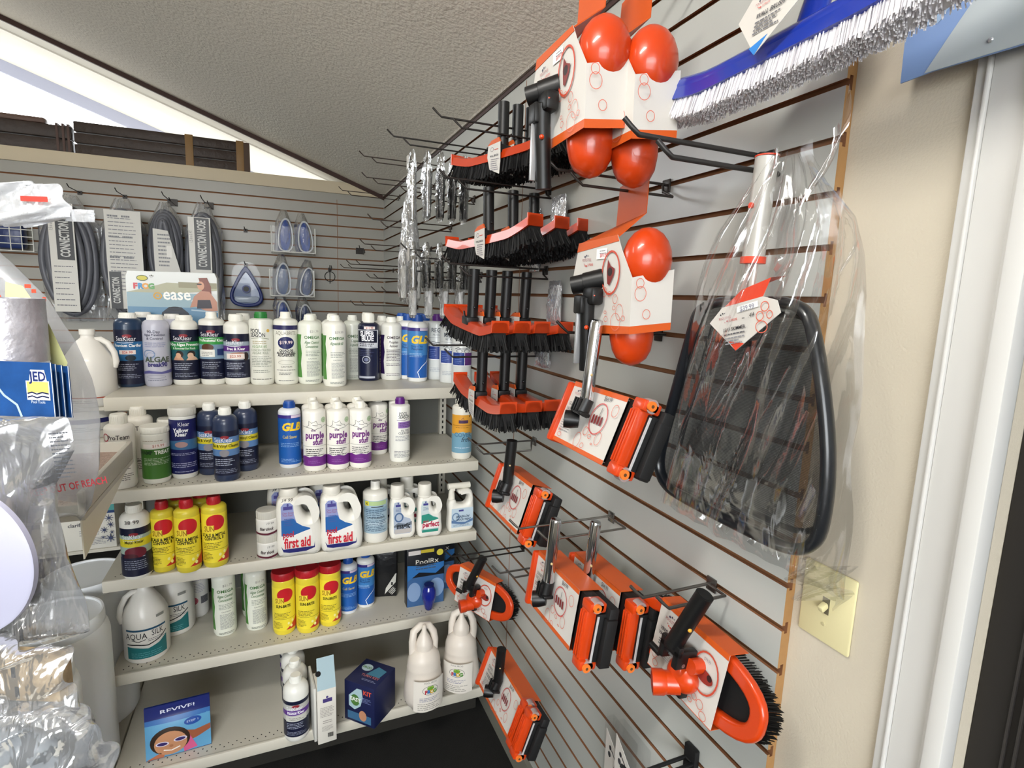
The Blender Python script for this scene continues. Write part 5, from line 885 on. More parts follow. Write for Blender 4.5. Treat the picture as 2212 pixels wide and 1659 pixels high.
# ---------------------------------------------------------------- blue nylon wall brush
t = thing('nylon_wall_brush', 'long blue wall brush with white bristles hanging at the top right', 'brush', (-.12, -3.672, 1.985), rot=(math.radians(-12), math.radians(-1.5), RW)); brush_parts(t, .48, True)
b = B(); b.tube([(.03, 0, 0), (.04, .01, .16)], .0165, M('1736A8', .25, coat=.4), 18); b.box(-.03, .09, -.018, .014, -.004, .014, M('1736A8', .25, coat=.4), .004); b.done('handle', t, 40)
b = B(); TG = [(-.075, .040), (-.050, .075), (.045, .085), (.040, .035), (-.030, -.020)]; b.prism([(x+.02, z) for x, z in TG], -.040, -.0392, CARD); b.prism([(-.022, -.008), (-.010, -.021), (.006, .000)], -.0404, -.0399, M('2E7AC4', .4)); tc_ = b.done('tag_card', t)
paint(LOGO(-1.6, 5.0, .6)+[('t', 'WALL BRUSH', .2, 3.0, .62, '3A3A40', {'b': .03, 'w': .85, 's': .2}), ('l', .2, 2.3, 4.4, 4, .5, '66666C', .45)]+[('o', 4.6, 6.2, .9, 1.0, .12, '4A7AC0'), ('o', 5.2, 4.8, .6, .7, .1, '4A7AC0')], D=.0405, sc=.01).done('print', tc_, 60)
hook(-3.60, 1, .24, 'dark twin-prong hook above the frame edge holding the blue wall brush', m=M('45413E', .35, metal=.6))
# ---------------------------------------------------------------- poster over the door casing
t = thing('promotional_sign', 'blue and white pinwheel sign with grey oval fixed above the door casing', 'sign', (-.001, -3.8, 0), RW)
b = B(); b.prism([(-.0385, 1.932), (-.048, 2.30), (.32, 2.30), (.32, 1.925), (.082, 1.930), (.0, 1.9335)], -.014, -.012, M('7C97C4', .3)); sb_ = b.done('sign_board', t)
paint([('p', [(-4.2, 199.5), (-.2, 198.7), (3.4, 203), (-2, 212), (-4.7, 215)], '94AECB'), ('p', [(3.4, 203), (8, 211), (2, 222), (-4.6, 222), (-2, 212)], '6C89BC'), ('p', [(-4.5, 202), (-1, 206), (-4.8, 214)], 'C4D2DE'), ('p', [(-1.0, 193.4), (1.2, 196.6), (3.6, 200), (7, 203.4), (12, 206.5), (20, 209), (31.9, 210), (31.9, 192.6), (8.2, 193.1)], 'AEB6B8')], D=.0142, sc=.01).done('print', sb_, 60)
b = B(); b.sph((.058, -.016, 1.946), (.003, .002, .003), M('D5D9DC', .2, metal=.7), 12); b.done('rivet', t)
# ---------------------------------------------------------------- two clear blister packs low on the wall
for i, (y0, z0, s_) in enumerate(((-3.335, .685, 'left'), (-3.415, .745, 'right'))):
    t = thing('blister_pack', f'clear blister pack with white printed card at the bottom edge, {s_} one', 'package', (-.05-.03*i, y0, z0), RW)
    b = B(); b.box(-.05, .05, -.012, .012, -.30, 0, film('clear_shell', base=.02, peak=.15, rough=.25, bump=.1), .004); b.done('shell', t)
    b = B(); b.prism([(-.046, -.03), (.046, -.10), (.046, -.29), (-.046, -.29)], -.008, -.007, CARD); cd_ = b.done('card', t)
    paint([('e', -2.6, -6.6, .45, .6, '2A2A2E'), ('e', -2.8, -8.4, .55, .7, '3A3A3E'), ('w', [(-2, -6.8), (0, -8.4), (3, -10.2)], .35, '3A3A3E'), ('t', 'Vacu', .4, -11.2, 1.7, '222226', {'b': .05, 's': 0, 'a': -.55, 'w': .8}), ('l', 0, -14, 6, 4, 1.0, '6A6A6E', .45)], D=.0082, sc=.01).done('print', cd_, 60)
    b = B(); b.box(-.02, .03, -.004, .006, -.27, -.12, M('1A1A1C', .4), .003); b.done('tool', t)
hook(-3.50, 20, .14, 'flat black bar hook in front of the two blister packs', dz=.0, dy=.02, m=M('111112', .5), r=.004)
b = B(); t = thing('faceout_bracket', 'black flat bracket behind the right blister pack near the floor', 'bracket', (-.001, -3.51, .70), RW); b.box(-.016, .016, -.012, 0, -.12, .075, M('0E0E10', .5), .002); b.done('plate', t)
# ---------------------------------------------------------------- bagged tube packs and a long bag beyond, empty prongs
SIL = M('A9A9AA', .22, metal=.8); PK = film('pack_film', base=.07, peak=.6, scale=40, rough=.12, bump=.5)
def tube_pack(x, y, zt, h, m, label, group, w=.030, n=2, tag_=True):
    t = thing('tube_pack', label, 'package', (x, y, zt), RW, group)
    for i in range(n): b = B(); u = (i-(n-1)/2)*.026; b.tube([(u, 0, -.07), (u*1.05, 0, -h)], .0115, m, 12); b.done('tube', t)
    b = B(); pouch(b, lambda v: .008+w*min(1, v*4), -.004, -h-.012, .014, PK, nu=10, nv=16, amp=.004, seed=int(abs(x)*999)); b.noflip = True; b.done('clear_sleeve', t, 80)
    if tag_: b = B(); b.box(-.016, .016, -.016, -.0155, -.075, -.03, CARD); b.done('header_card', t)
    return t
G1, G2 = 'tube packs on the upper far hook', 'tube packs on the lower far hook'
for i, x in enumerate((-.290, -.235, -.185, -.140, -.095)): tube_pack(x, -2.215, 2.165, .235 if i else .25, SIL if i < 2 else BLK, ('bagged pair of silver tubes, outermost on the upper far hook', 'bagged pair of silver tubes, second on the upper far hook', 'bagged black tubes in the middle of the upper far hook', 'bagged black tubes, second from the wall on the upper far hook', 'bagged black tubes nearest the wall on the upper far hook')[i], G1, tag_=i == 0)
for i, x in enumerate((-.285, -.235, -.185, -.135, -.085)): tube_pack(x, -2.215, 1.845, .17, BLK if i > 0 else SIL, ('bagged silver tubes with a white tag, outermost on the lower far hook', 'bagged black tubes, second from outside on the lower far hook', 'bagged black tubes in the middle of the lower far hook', 'bagged black tubes, second from the wall on the lower far hook', 'bagged black tubes nearest the wall on the lower far hook')[i], G2, tag_=i == 0)
for i, x in enumerate((-.28, -.22, -.16, -.10)): tube_pack(x, -2.20, 1.735, .16, M('C9C9C9', .35), ('pale grey tubes hanging outermost just above the top shelf corner', 'pale grey tubes, second from outside above the top shelf corner', 'pale grey tubes, third from outside above the top shelf corner', 'pale grey tubes nearest the wall above the top shelf corner')[i], 'pale tubes below the lower far hook', tag_=False)
for i, x in enumerate((-.26, -.20)): tube_pack(x, -1.93, 1.835, .20, M('C4C4C2', .35), ('slim pale tube pack left of the dark tube packs, outer one', 'slim pale tube pack left of the dark tube packs, inner one')[i], None, tag_=False)
hook(-2.21, 1, .353, 'long empty twin-prong hook at ceiling height above the tube packs'); hook(-2.19, 6, .30, 'dark twin-prong hook holding the lower row of tube packs'); hook(-2.17, 7, .26, 'dark hook holding the pale tubes above the shelf corner')
t = thing('long_bag', 'long clear bag with bundled white contents hanging near the far corner', 'bag', (-.22, -1.86, 2.07), RW)
b = B(); pouch(b, lambda v: .010+.066*min(1, v*2.2), 0, -.46, .035, film('milky_bag', base=.2, peak=.9, scale=30, rough=.15, bump=.7, milky=.22), nu=16, nv=40, amp=.006, seed=8); b.noflip = True; b.done('clear_bag', t, 80)
b = B(); b.tube([(-.006, 0, -.06), (-.008, 0, -.22)], .006, BLK, 8); b.tube([(.008, 0, -.08), (.010, 0, -.24)], .005, BLK, 8); b.lathe([(.044, -.42), (.048, -.40), (.046, -.26), (.03, -.20), (0, -.19)], M('D9D8DA', .4), 20); b.lathe([(.045, -.40), (.046, -.43), (0, -.43)], M('8E7E7C', .5), 20); b.done('contents', t, 50)
for i, (y, k, L, s_) in enumerate(((-1.53, 0, .357, 'first empty twin-prong hook below the ceiling line, high up'), (-1.45, 1, .335, 'empty twin-prong hook that the long clear bag hangs beside'), (-2.06, 3, .28, 'short dark hook just under the long empty hook over the tube packs'), (-1.744, 4, .352, 'long empty hook crossing in front of the long clear bag'), (-1.39, 5, .337, 'empty hook left of the long clear bag at its middle height'), (-.577, 0, .352, 'empty hook nearest the far corner under the ledge height'), (-.897, 6, .347, 'thin empty hook near the far corner, middle height, right'), (-.374, 6, .327, 'thin empty hook nearest the far corner at middle height'), (-1.0, 7, .25, 'thin empty hook below two others near the far corner'), (-1.1, 9, .35, 'lowest thin empty hook near the far corner'), (-1.6, 7, .20, 'short empty hook beside the pale slim tube packs'), (-1.5, 8, .30, 'empty hook just above the blue capped bottles near the corner'))):
    hook(y, k, L, s_, dy=.04, dz=.03 if k < 6 else .0, r=.0024, m=M('3A2E28', .45, metal=.5))
# small pouches behind the brushes
for i, (y, z, h, w, s_) in enumerate(((-2.80, 1.56, .11, .05, 'white and pale blue pouch hanging behind the lowest brush cluster'), (-2.72, 1.91, .18, .035, 'clear sleeve with blue header behind the second brush cluster'), (-2.86, 1.93, .14, .05, 'wrinkled clear bag hanging between the second cluster brushes'), (-2.86, 1.70, .12, .045, 'clear bag with blue letters behind the third brush cluster'))):
    t = thing('small_pouch', s_, 'pouch', (-.028, y, z), RW); b = B(); pouch(b, lambda v: w*(.8+.2*v), 0, -h, .012, film('milky_bag'), nu=10, nv=16, amp=.004, seed=20+i); b.noflip = True; b.done('clear_bag', t, 80)
    b = B(); b.box(-w*.7, w*.7, -.002, .002, -h*.9, -h*.1, M(('D5E2E4', '5A6AA0', 'B9BCBC', 'DDE4EA')[i], .5)); b.done('contents', t)
    if i == 3: paint([('t', 'AV', -.6, -6, 2.2, '2E7AC4', {'b': .06})], D=.004, sc=.01).done('print', t, 60)
# ---------------------------------------------------------------- back wall
BW = M('1E2E6E', .35); HG = M('86888E', .35, coat=.2); HG2 = M('65676F', .4)
def bhook(x, k, L, label, single=True, col='2B2725'):
    t = thing('slatwall_hook', label, 'hook', (x, -.0005, ZG(k)), 0); m = M(col, .4, metal=.5)
    b = B(); b.tube([(0, -.004, 0), (0, -L, 0), (-.006, -L-.012, .018)], .0028, m, 8)
    if not single: b.tube([(.035, -.004, -.03), (.035, -L, -.03), (.03, -L-.012, -.012)], .0028, m, 8)
    b.done('prongs', t); b = B(); b.box(-.012, .012 if single else .045, -.004, -.0002, -.034 if not single else -.014, .010, m); b.done('clip', t); return t
LBL = lambda s, x0=-3.4: [('r', x0, -58, x0+6.8, -4, 'D5D3CC')]+[('l', x0+3.4, -8-9*i, 5, 3, 2.2, '5A5A60', .5, 0) for i in range(3)]
def hose(x, z, w, h, label, lab, col=HG):
    t = thing('bagged_hose', label, 'hose', (x, -.10, z), 0)
    b = B(); rd = random.Random(int(w*1000+x*100))
    for i in range(8):
        ww = w*(.95-.115*i); pts = [(ww*math.sin(a)*(1+.05*math.sin(3*a+i)), -.03+.016*i*(1 if i % 2 else -1)*.6, -h*.52-h*.42*math.cos(a)*(1-.04*i)) for a in [6.2832*k/36 for k in range(37)]]
        b.tube(pts, .019, col if i % 2 else HG2, 10, caps=False)
    b.done('coiled_hose', t, 60)
    b = B(); pouch(b, lambda v: w*(.35+.75*min(1, v*4.5)), 0, -h, .07, film('hose_bag', base=.10, peak=.7, scale=16, rough=.16, bump=.6, milky=.16), nu=24, nv=44, amp=.012, seed=int(h*100)); b.noflip = True; b.done('clear_bag', t, 80)
    o = paint(lab, D=.112, sc=.01).done('label_card', t, 60); o.scale.x = 1.75; return t
def conn(x0, y1, y0, right=True, white=None, ang=0):
    e = [('r', x0, y0, x0+7, y1, 'D9D7D0'), ('r', x0+1.9, y0+30, x0+6.6, y1-.4, '16161A')]
    e += [('t', 'CONNECTION HOSE', x0+5.4, (y0+30+y1)/2, 2.6, 'C9C9C6', {'a': math.pi/2, 'b': .04, 'w': .80}), ('t', '1.5 in x 3 FT', x0+1.2, y1-12, 1.0, '4A4A50', {'a': math.pi/2})]
    e += [('l', x0+3.5, y0+26-3.2*i, 5.6, 1, 1.0, '6A6A70', .5) for i in range(8)]; return e
hose(-1.87, 2.16, .135, .74, 'grey bagged hose at the far left with black lettered card, behind the foreground bags', conn(-4, -6, -68))
hose(-1.60, 2.165, .105, .74, 'grey bagged hose with plain back label, second from the left on the back wall', [('r', -4, -66, 6.5, -8, 'D3D1CA')]+[('l', -1.6+4*j, -12-12*i, 3.0, 1, 9, '6A6A70', .12) for i in range(4) for j in range(2)]+[('l', 1, -13-2.2*i, 8, 1, 1.2, '77777C', .4) for i in range(20)]+[('r', -3.6, -66, -.2, -44, '16161A'), ('t', 'CONNECTION', -.9, -55, 2.0, 'C9C9C6', {'a': math.pi/2, 'b': .04, 'w': .8})])
hose(-1.375, 2.165, .085, .60, 'slim grey bagged hose with tilted label, third from the left on the back wall', [('p', [(-3, -44), (5, -44), (1.5, -18), (-3, -17)], 'CFCDC6'), ('l', .2, -21, 3.8, 9, 2.3, '6A6A70', .4), ('r', .8, -34, 2.4, -27, 'E4E2DC')])
hose(-1.165, 2.18, .095, .74, 'grey bagged hose with black lettered card, rightmost of the four on the back wall', conn(-4.2, -10, -72))
bhook(-1.60, 1, .20, 'dark hook holding the second bagged hose'); bhook(-1.36, 1, .22, 'dark twin hook holding the slim bagged hose', False); bhook(-1.155, 1, .22, 'dark twin hook holding the rightmost bagged hose', False); bhook(-1.83, 1, .20, 'dark hook holding the leftmost bagged hose')
bhook(-.925, 3, .05, 'short hook alone on the back wall left of the upper tray'); bhook(-.19, 4, .12, 'dark double hook on the back wall near the corner', False); bhook(-.385, 6, .16, 'leaning dark hook on the back wall seam')
t = thing('ring_hook', 'small dark hook with ring on the back wall seam', 'hook', (-.385, -.0008, 1.76)); b = B(); b.tube([(.035*math.cos(a), -.004, .035*math.sin(a)) for a in [6.2832*k/20 for k in range(21)]], .0028, HK, 6, caps=False); b.tube([(0, -.004, -.05), (0, -.004, .08)], .003, HK, 6); b.done('ring', t)
# triangular vacuum head and two wire-clear trays of blue heads
t = thing('triangular_blue_head', 'navy triangular vacuum head in clear shell on the back wall', 'vacuum head', (-.93, -.06, 1.66))
vs, fs = outline([smooth([(-.145, -.13), (.145, -.13), (.02, .14), (-.02, .14)], 3), smooth([(-.115, -.108), (.115, -.108), (.012, .10), (-.012, .10)], 3)], .012, .008, 2); b = B(); b.mesh(vs, fs, BW); b.done('bumper', t, 40)
b = B(); b.prism(smooth([(-.118, -.110), (.118, -.110), (.014, .102), (-.014, .102)], 3), -.004, .004, M('5E7096', .2, coat=.5)); b.tube([(0, -.004, -.01), (0, -.035, -.01)], .026, BW, 18); b.tube([(0, -.0352, -.01), (0, -.0356, -.01)], .018, BLK, 16); b.box(-.04, .04, -.010, -.003, -.085, -.07, BLK, .002); b.box(-.075, .075, -.012, -.004, -.10, -.06, M('A9B4C4', .2), .01); b.done('vacuum_body', t, 40)
b = B(); b.prism(smooth([(-.10, -.02), (.10, -.02), (.075, .17), (-.075, .17)], 2), -.03, .015, film('clear_shell')); b.done('clear_shell', t)
bhook(-.93, 6, .10, 'small hook above the navy triangular vacuum head')
CS = film('clear_shell'); WW = M('E4E4E0', .4)
def tray(x0, x1, z0, z1, label):
    t = thing('wire_tray', label, 'tray', ((x0+x1)/2, -.02, z0)); w = (x1-x0)/2
    b = B(); P = [(-w, -.15, z1-z0), (-w, -.15, .005), (-w+.01, -.15, 0), (w-.01, -.15, 0), (w, -.15, .005), (w, -.15, z1-z0)]; b.tube(P, .004, WW, 8); 
    for s_ in (-w, w): b.tube([(s_, -.15, 0), (s_, 0, 0)], .0035, WW, 6)
    b.done('wire_rim', t); b = B(); b.box(-w+.003, w-.003, -.149, -.147, .004, z1-z0, CS); b.box(-w+.003, w-.003, -.147, -.003, .002, .005, CS); b.done('clear_panel', t); return t
tray(-.765, -.492, 1.905, 2.07, 'upper clear tray of blue heads on the back wall'); tray(-.782, -.504, 1.612, 1.79, 'lower clear tray of blue heads on the back wall')
def bhead(x, z, h, label, rot, col='1C4698', y=-.10):
    t = thing('bagged_blue_head', label, 'vacuum head', (x, y, z), rot=(0, rot, .25)); b = B(); b.prism(smooth([(-.020, 0), (.024, 0), (.038, h*.45), (.018, h), (-.014, h), (-.034, h*.5)], 2), -.045, .045, M(col, .3, coat=.3)); b.done('vacuum_body', t, 40)
    b = B(); vs, fs = outline([smooth([(-.044, -.006), (.046, -.006), (.056, h*.45), (.028, h*1.06), (-.024, h*1.06), (-.050, h*.5)], 2), smooth([(-.036, .002), (.038, .002), (.048, h*.45), (.022, h), (-.018, h), (-.042, h*.5)], 2)], .001, .002, 1); b.mesh([(x_, y_-.05, z_) for x_, y_, z_ in vs], fs, M('C9CDD2', .3)); b.done('white_rim', t, 40)
    b = B(); pouch(b, lambda v: .055-.035*(1-min(1, v*3)), h*1.35, -.008, .055, PK, nu=10, nv=16, amp=.005, seed=int(x*-100)); b.noflip = True; b.done('clear_bag', t, 80); return t
bhead(-.695, 1.915, .20, 'bright blue bagged head at the left of the upper clear tray', .04); bhead(-.562, 1.915, .19, 'bright blue bagged head at the right of the upper clear tray', -.06)
bhead(-.715, 1.622, .20, 'blue bagged head with white tag at the left of the lower clear tray', .03, '34507E'); bhead(-.570, 1.622, .18, 'blue bagged head leaning right in the lower clear tray', .14, '2E4676')
bhead(-.70, 1.36, .21, 'blue bagged head standing behind the cream bottle on the back wall, left one', -.1); bhead(-.56, 1.36, .19, 'dark blue bagged head low on the back wall, right one', -.1, '2A3E6E')
t = thing('wire_basket', 'white wire grid basket with blue bagged goods at the far left of the back wall', 'basket', (-2.16, -.14, 1.82)); b = B()
for i in range(6): b.tube([(-.13+.052*i, -.02, 0), (-.13+.052*i, -.02, .16)], .0025, WW, 6)
for i in range(5): b.tube([(-.13, -.02, .04*i), (.13, -.02, .04*i)], .0025, WW, 6)
for s_ in (-.13, .13): b.tube([(s_, -.02, 0), (s_, .13, 0)], .0025, WW, 6); b.tube([(s_, -.02, .16), (s_, .13, .16)], .0025, WW, 6)
b.done('wire_grid', t)
t = thing('bagged_goods', 'blue bagged goods inside the far left wire basket', 'package', (-2.17, -.08, 1.83)); b = B(); b.box(-.07, .08, -.04, .05, 0, .17, M('23366E', .3, bump=.4, bs=20), .02); b.done('bag', t)
# spa display box behind the top row of bottles
t = thing('spa_display_box', 'large display box with colourful lettering and a bathing woman behind the top shelf bottles', 'box', (-1.118, -1.695, Z1+.001), -.02); w = .155
vs, fs = outline([smooth([(-w, 0), (-w, .40), (-w+.008, .42), (w-.008, .424), (w, .404), (w, 0)][::-1], 0)], .03, .002, 1); b = B(); b.mesh(vs, fs, M('D5D8D6', .3)); b.done('box', t, 40)
e = [('r', -15.3, 0, 15.3, 31, '5E87A6'), ('r', -15.3, 28.5, 15.3, 34, '8FA9B4'), ('p', [(-15.3, 34), (2, 34), (15.3, 35.5), (15.3, 37.6), (-2, 38), (-8, 36)], 'A9A88E'), ('r', 2, 36.2, 15.3, 38.4, '8E8A6E'), ('p', [(6, 31), (15.3, 30), (15.3, 34), (9, 34.5)], 'C9CDCB'),
  ('e', -10, 39.4, 1.7, .9, 'C4B93A'), ('o', -10, 39.4, 1.9, 1.1, .25, '3A4A22'), ('t', '*', -6.9, 38.4, 2.2, '4A4A3A', {'b': .04}), ('t', 'F', -12.4, 35.4, 2.0, 'C8404A', {'b': .08}), ('t', 'R', -10.7, 35.4, 2.0, '3E8AC0', {'b': .08}), ('t', 'O', -9.0, 35.4, 2.0, 'D9963A', {'b': .08}), ('t', 'G', -7.1, 35.4, 2.0, '5E9C5A', {'b': .08}),
  ('o', -5.2, 32.8, 1.5, 1.4, .5, 'C99A3A'), ('e', -5.2, 32.8, .6, .5, 'C99A3A'), ('t', 'ease', 1.3, 31.5, 4.4, 'F4F2EC', {'b': .025, 'w': .85}), 
  ('p', [(9, 40.2), (12, 40.4), (13.2, 37), (13.4, 32), (11.6, 30), (9.6, 32), (10, 36)], '7A3E2E'), ('e', 9.7, 37.2, 1.2, 1.7, 'C89476'), ('p', [(7.2, 33), (9.6, 35.2), (12.6, 35), (15.2, 31), (15.3, 27.5), (12, 27), (7.6, 29), (5.6, 28.6)], 'B4806A'), ('p', [(8.4, 31.6), (12.8, 31.8), (13.4, 28.4), (8, 28.2)], '2A2430'), ('e', 9.2, 37.8, .9, .3, '2A2024'), ('w', [(6, 27.6), (15.3, 26.9)], .5, 'A9BECC'),
  ('p', [(-5, 22), (-4, 26.5), (-1.6, 28.6), (2.6, 28.6), (5, 26.4), (6, 22)], '1A2432'), ('o', .5, 28.0, 2.4, .8, .3, '0E141C')]
paint(e, D=.0325, sc=.01).done('print', t, 60)
# ---------------------------------------------------------------- long bundles on the ledge
t = thing('ledge_bundle', 'long dark brown wrapped bundle with tan tape lying on the window ledge, right one', 'package', (-1.37, .06, 2.4215)); DB = M('3A2E28', .5, var=.35, vs=30, bump=.4, bs=30)
b = B()
for i in range(3): b.box(-.475, .475, -.035+.001*i, .03, .001+.066*i, .060+.066*i, DB, .006)
b.done('stacked_boards', t); TP = M('8A6A3E', .5)
for x in (.11, .405):
    b = B(); b.box(x, x+.045, -.039, .033, -.0005, .197, TP, .001); b.done('tape_band', t)
b = B(); b.box(.44, .485, -.038, .031, 0, .19, M('4E3A2C', .6)); b.done('end_cap', t)
t = thing('ledge_bundle', 'long dark brown bundle on the window ledge at the left frame edge', 'package', (-2.38, .06, 2.4215))
b = B()
for i in range(2): b.box(-.53, .525, -.04, .03, .001+.080*i, .074+.080*i, DB, .006)
b.done('stacked_boards', t)
for x in (.45, .48, .505): b = B(); b.box(x, x+.012, -.044, .033, 0, .165, M('4E342A', .5)); b.done('strap', t)
b = B(); b.box(-.53, .40, -.03, .028, .156, .19, M('6A5248', .5, bump=.5, bs=15), .012); b.done('roll', t)
# ---------------------------------------------------------------- bagged goods hanging in the left foreground
def fp(px, py, d): return O+ray(px, py)/PF*d
FW = math.atan2(-(O.x+1.2), -(O.y+3.0))   # faces the camera side
def frame_at(px, py, d):
    return fp(px, py, d), -YAW
def q(px, py, px0, py0, d, D): return ((px-CX)*(d-D)-(px0-CX)*d)/PF, -((py-CY)*(d-D)-(py0-CY)*d)/PF
POLY = film('poly_bag', base=.18, peak=.7, scale=10, rough=.25, bump=.6, milky=.35); CLR = film('heavy_clear_bag', base=.16, peak=.75, scale=12, rough=.14, bump=.8, milky=.12)
def lump(name, label, cat, px, py, d): p, rz = frame_at(px, py, d); return thing(name, label, cat, p, rz)
def loc2(px, py, px0, py0, d): return ((px-px0)/PF*d, -(py-py0)/PF*d)
def sheet_bag(t, P, px0, py0, d, th, m, amp, seed, name='bag', nu=30, nv=30, y0=0):
    """P: list of (row y px, left px, right px)"""
    rd = random.Random(seed); ph = [(rd.uniform(4, 26), rd.uniform(4, 26), rd.uniform(0, 6.28), rd.uniform(.3, 1)) for _ in range(8)]
    def row(v):
        f = v*(len(P)-1); i = min(int(f), len(P)-2); q = f-i; q = q*q*(3-2*q)*.5+q*.5; return [P[i][k]*(1-q)+P[i+1][k]*q for k in range(3)]
    def g(s):
        def f(u, v):
            y, l, r = row(v); x_, z_ = loc2(l+(r-l)*u, y, px0, py0, d); w = sum(a*math.sin(k*u+j*v+p) for k, j, p, a in ph)*amp*.45
            e = max(0, math.sin(math.pi*u))**.6*max(0, math.sin(math.pi*v))**.4; return Vector((x_+w*.4, y0+s*th*e+w, z_+w*.5))
        return f
    b = B(); b.sheet(g(-1), nu, nv, m); b.sheet(g(1), nu, nv, m); b.noflip = True; return b.done(name, t, 80)
D1 = 1.0
# large printed bag behind
t = lump('chemical_bag', 'big translucent bag with yellow band and red print bulging at the left edge', 'bag', 0, 700, 1.12)
sheet_bag(t, [(505, -200, -20), (560, -240, 40), (640, -260, 118), (720, -270, 152), (820, -270, 176), (920, -260, 190), (1020, -240, 192), (1100, -200, 165), (1140, -160, 140)], 0, 700, 1.12, .07, film('printed_bag', base=.10, peak=.45, scale=7, rough=.25, bump=.5, milky=.30), .010, 3)
k = 1.12/PF*100; Q = lambda x, y: tuple(v*100 for v in q(x, y, 0, 700, 1.12, .088))
pt = [('p', [Q(x, y) for x, y in [(22, 590), (58, 598), (108, 680), (140, 760), (128, 800), (60, 690), (15, 640)]], 'D9DCA0'), ('w', [Q(x, y) for x, y in [(-10, 610), (5, 622), (8, 645), (-6, 662)]], 2.2*k*4, 'D9503A')]+[('r', *Q(x, y), *Q(x+w, y-8), 'C8503A') for x, y, w in ((62, 602, 14), (76, 612, 10), (98, 628, 8))]
pt += [('t', 'KEEP OUT OF REACH', *Q(120, 1050), 15*k, 'C8404A', {'w': .8, 'a': .22, 'b': .02})]
paint(pt, D=.088, sc=.01).done('print', t, 60)
# folded bag top with red stripe
t = lump('folded_bag_top', 'white folded plastic bag top with a short red stripe above the grey sleeve', 'bag', 60, 440, 1.0)
sheet_bag(t, [(402, -60, 60), (398, -70, 122), (420, -80, 138), (445, -90, 150), (462, -90, 160), (480, -80, 100), (490, -60, 60)], 60, 440, 1.0, .018, film('milky_film', base=.12, peak=.6, scale=14, rough=.3, bump=.7, milky=.42), .006, 5)
sheet_bag(t, [(448, 140, 203), (460, 142, 203), (474, 138, 203)], 60, 440, 1.0, .002, film('milky_film'), .001, 6, 'bag_tail', 10, 8)
kk = 100/PF; Q = lambda x, y: tuple(v*100 for v in q(x, y, 60, 440, 1.0, .0215)); paint([('r', *Q(45, 430), *Q(104, 419), 'D8453C')], D=.0215, sc=.01).done('print', t, 60)
# grey sleeve
t = lump('metal_sleeve', 'short galvanised grey pipe sleeve at the left edge', 'sleeve', 20, 712, .98); r = 65/PF*.98; h = 68/PF*.98
b = B(); b.lathe([(r*.92, -h), (r, -h), (r, h), (r*.92, h), (r*.92, -h*.9), (0, -h*.9)], M('C4C2CA', .38, metal=.6, bump=.25, bs=60, var=.3, vs=30), 40); b.done('tube_wall', t, 40)
# blue header cards
t0 = None
for i in range(4):
    px = (150, 150, 143, 128)[3-i] if False else 0
for i, (xr, s_) in enumerate(((116, 'front blue header card with yellow emblem on the bagged goods at left'), (126, 'second blue header card behind the emblem card at left'), (139, 'third blue header card behind the emblem card at left'), (153, 'rearmost blue header card of the four at the left edge'))):
    d = .93+.012*i; t = lump('header_card', s_, 'packaging card', xr-95, 840, d); t['group'] = 'blue header cards at the left edge'; w = 95/PF*d; hh = 60/PF*d
    b = B(); b.box(-w*1.3, w, -.0008, .0008, -hh, hh-.002*i, M('1E4A86', .35, var=.55, vs=28)); b.box(w-.0012, w, -.0012, -.0007, -hh, hh-.002*i, M('D5DEE8', .3)); b.done('card', t)
    if i == 0:
        c = 100/PF*d
        paint([('w', [(-46*c, 58*c), (-36*c, 20*c), (-12*c, -14*c), (14*c, -34*c), (22*c, -60*c)], 5*c, 'A9BCC8'), ('r', 38*c, -22*c, 88*c, 20*c, 'F2F2EE'), ('p', [(46*c, 20*c), (50*c, 44*c), (80*c, 44*c), (84*c, 20*c)], 'F2F2EE'), ('r', 40*c, -6*c, 86*c, 18*c, 'E0CC6A'), ('t', 'JED', 65*c, 20*c, 20*c, '1E2E6A', {'b': .04, 'w': .8}), ('w', [(40*c, -8*c), (50*c, -5*c), (60*c, -9*c), (72*c, -5*c), (86*c, -8*c)], 3*c, '141E4A'), ('w', [(40*c, -16*c), (50*c, -13*c), (60*c, -17*c), (72*c, -13*c), (86*c, -16*c)], 3*c, '141E4A'), ('t', 'Pool Tools', 62*c, -29*c, 6*c, 'D9E2EC', {'w': .8}),
               ('r', -86*c, -22*c, -44*c, 2*c, 'E0CC6A'), ('t', 'JED', -58*c, 2*c, 16*c, 'D9E2EC', {'b': .04, 'a': -.5, 'w': .8})], D=.0011, sc=.01).done('print', t, 60)
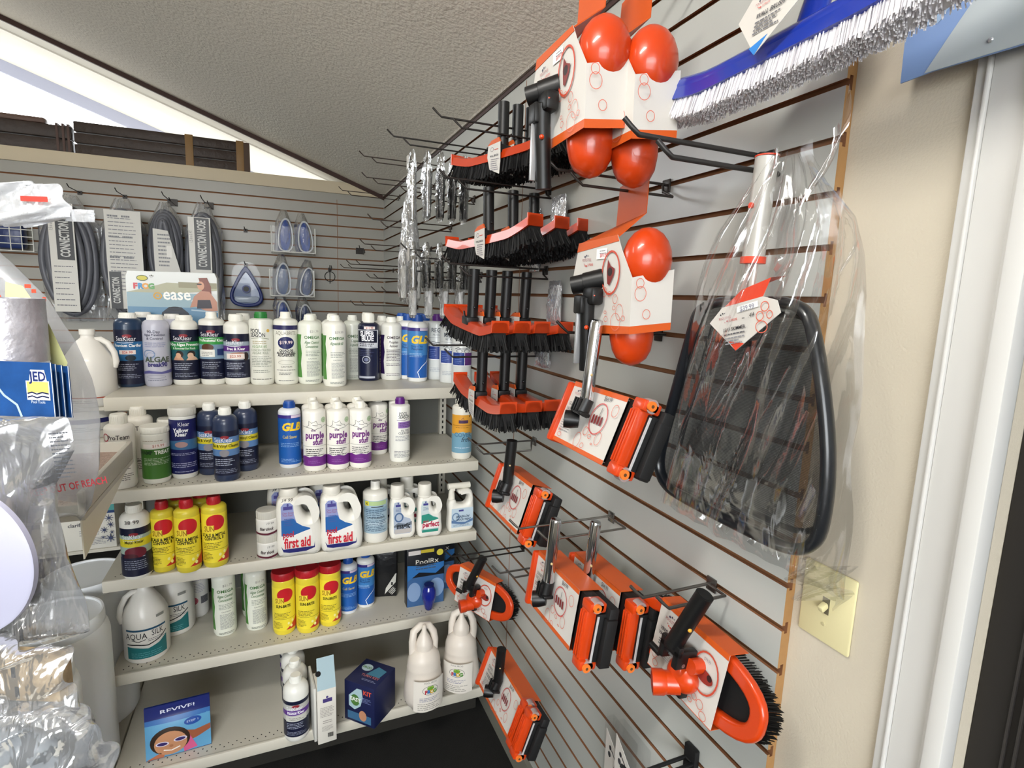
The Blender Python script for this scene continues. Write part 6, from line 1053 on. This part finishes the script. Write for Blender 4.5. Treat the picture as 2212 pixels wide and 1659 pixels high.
# big clear bag below the cards with a white disc
t = lump('bagged_disc', 'large white disc in a wrinkled clear bag under the blue cards', 'package', 20, 1150, .95)
sheet_bag(t, [(890, -150, 165), (960, -160, 178), (1040, -160, 128), (1100, -160, 130), (1200, -160, 140), (1300, -160, 165), (1370, -150, 182), (1410, -120, 100)], 20, 1150, .95, .045, CLR, .011, 12, nu=40, nv=60)
r = 165/PF*.95; b = B(); b.lathe([(r*.97, 0), (r, .003), (r, .012), (r*.97, .015), (0, .015)], M('B4B4CA', .4), 72, mat=Matrix.Translation((q(-92, 1200, 20, 1150, .95, .056)[0], -.056, q(-92, 1200, 20, 1150, .95, .056)[1])) @ Matrix.Rotation(math.pi/2, 4, 'X')); b.done('disc', t, 40)
k = 95/PF; paint([('l', q(148, 915, 20, 1150, .95, .046)[0]*100, q(148, 915, 20, 1150, .95, .046)[1]*100, 40*k, 12, 8.2*k, '55585E', .32, .12)], D=.046, sc=.01).done('print', t, 60)
# weathered fitting in a torn bag
t = lump('bagged_fitting', 'rusty tan metal fitting in a torn grey bag at the lower left', 'package', 40, 1480, .90); k = .9/PF
b = B(); b.box(-60*k, 88*k, .0, .03, -40*k, 66*k, M('B09A78', .6, var=.5, vs=35, bump=.4, bs=60), .004); b.box(-120*k, -58*k, -.004, .03, -60*k, 60*k, M('2A2422', .6), .003); b.box(-12*k, -4*k, -.001, .004, 18*k, 42*k, BLKR); b.box(-8*k, 0*k, -.001, .004, -28*k, -4*k, BLKR); b.done('fitting', t, 40)
sheet_bag(t, [(1385, -100, 152), (1420, -110, 156), (1480, -110, 150), (1530, -110, 172), (1570, -110, 120)], 40, 1480, .90, .03, CLR, .010, 14)
t = lump('clear_bag_bottom', 'crumpled clear bag hanging over the buckets at the bottom left corner', 'bag', 100, 1620, .90)
sheet_bag(t, [(1520, -80, 150), (1545, -90, 222), (1600, -90, 225), (1660, -90, 236), (1740, -80, 240), (1800, -60, 200)], 100, 1620, .90, .045, CLR, .012, 15, nu=40)
b = B(); kk = .9/PF; b.sph((-90*kk, .02, -60*kk), (110*kk, .03, 90*kk), M('8E949A', .4, bump=.5, bs=25), 24); b.done('contents', t, 60)
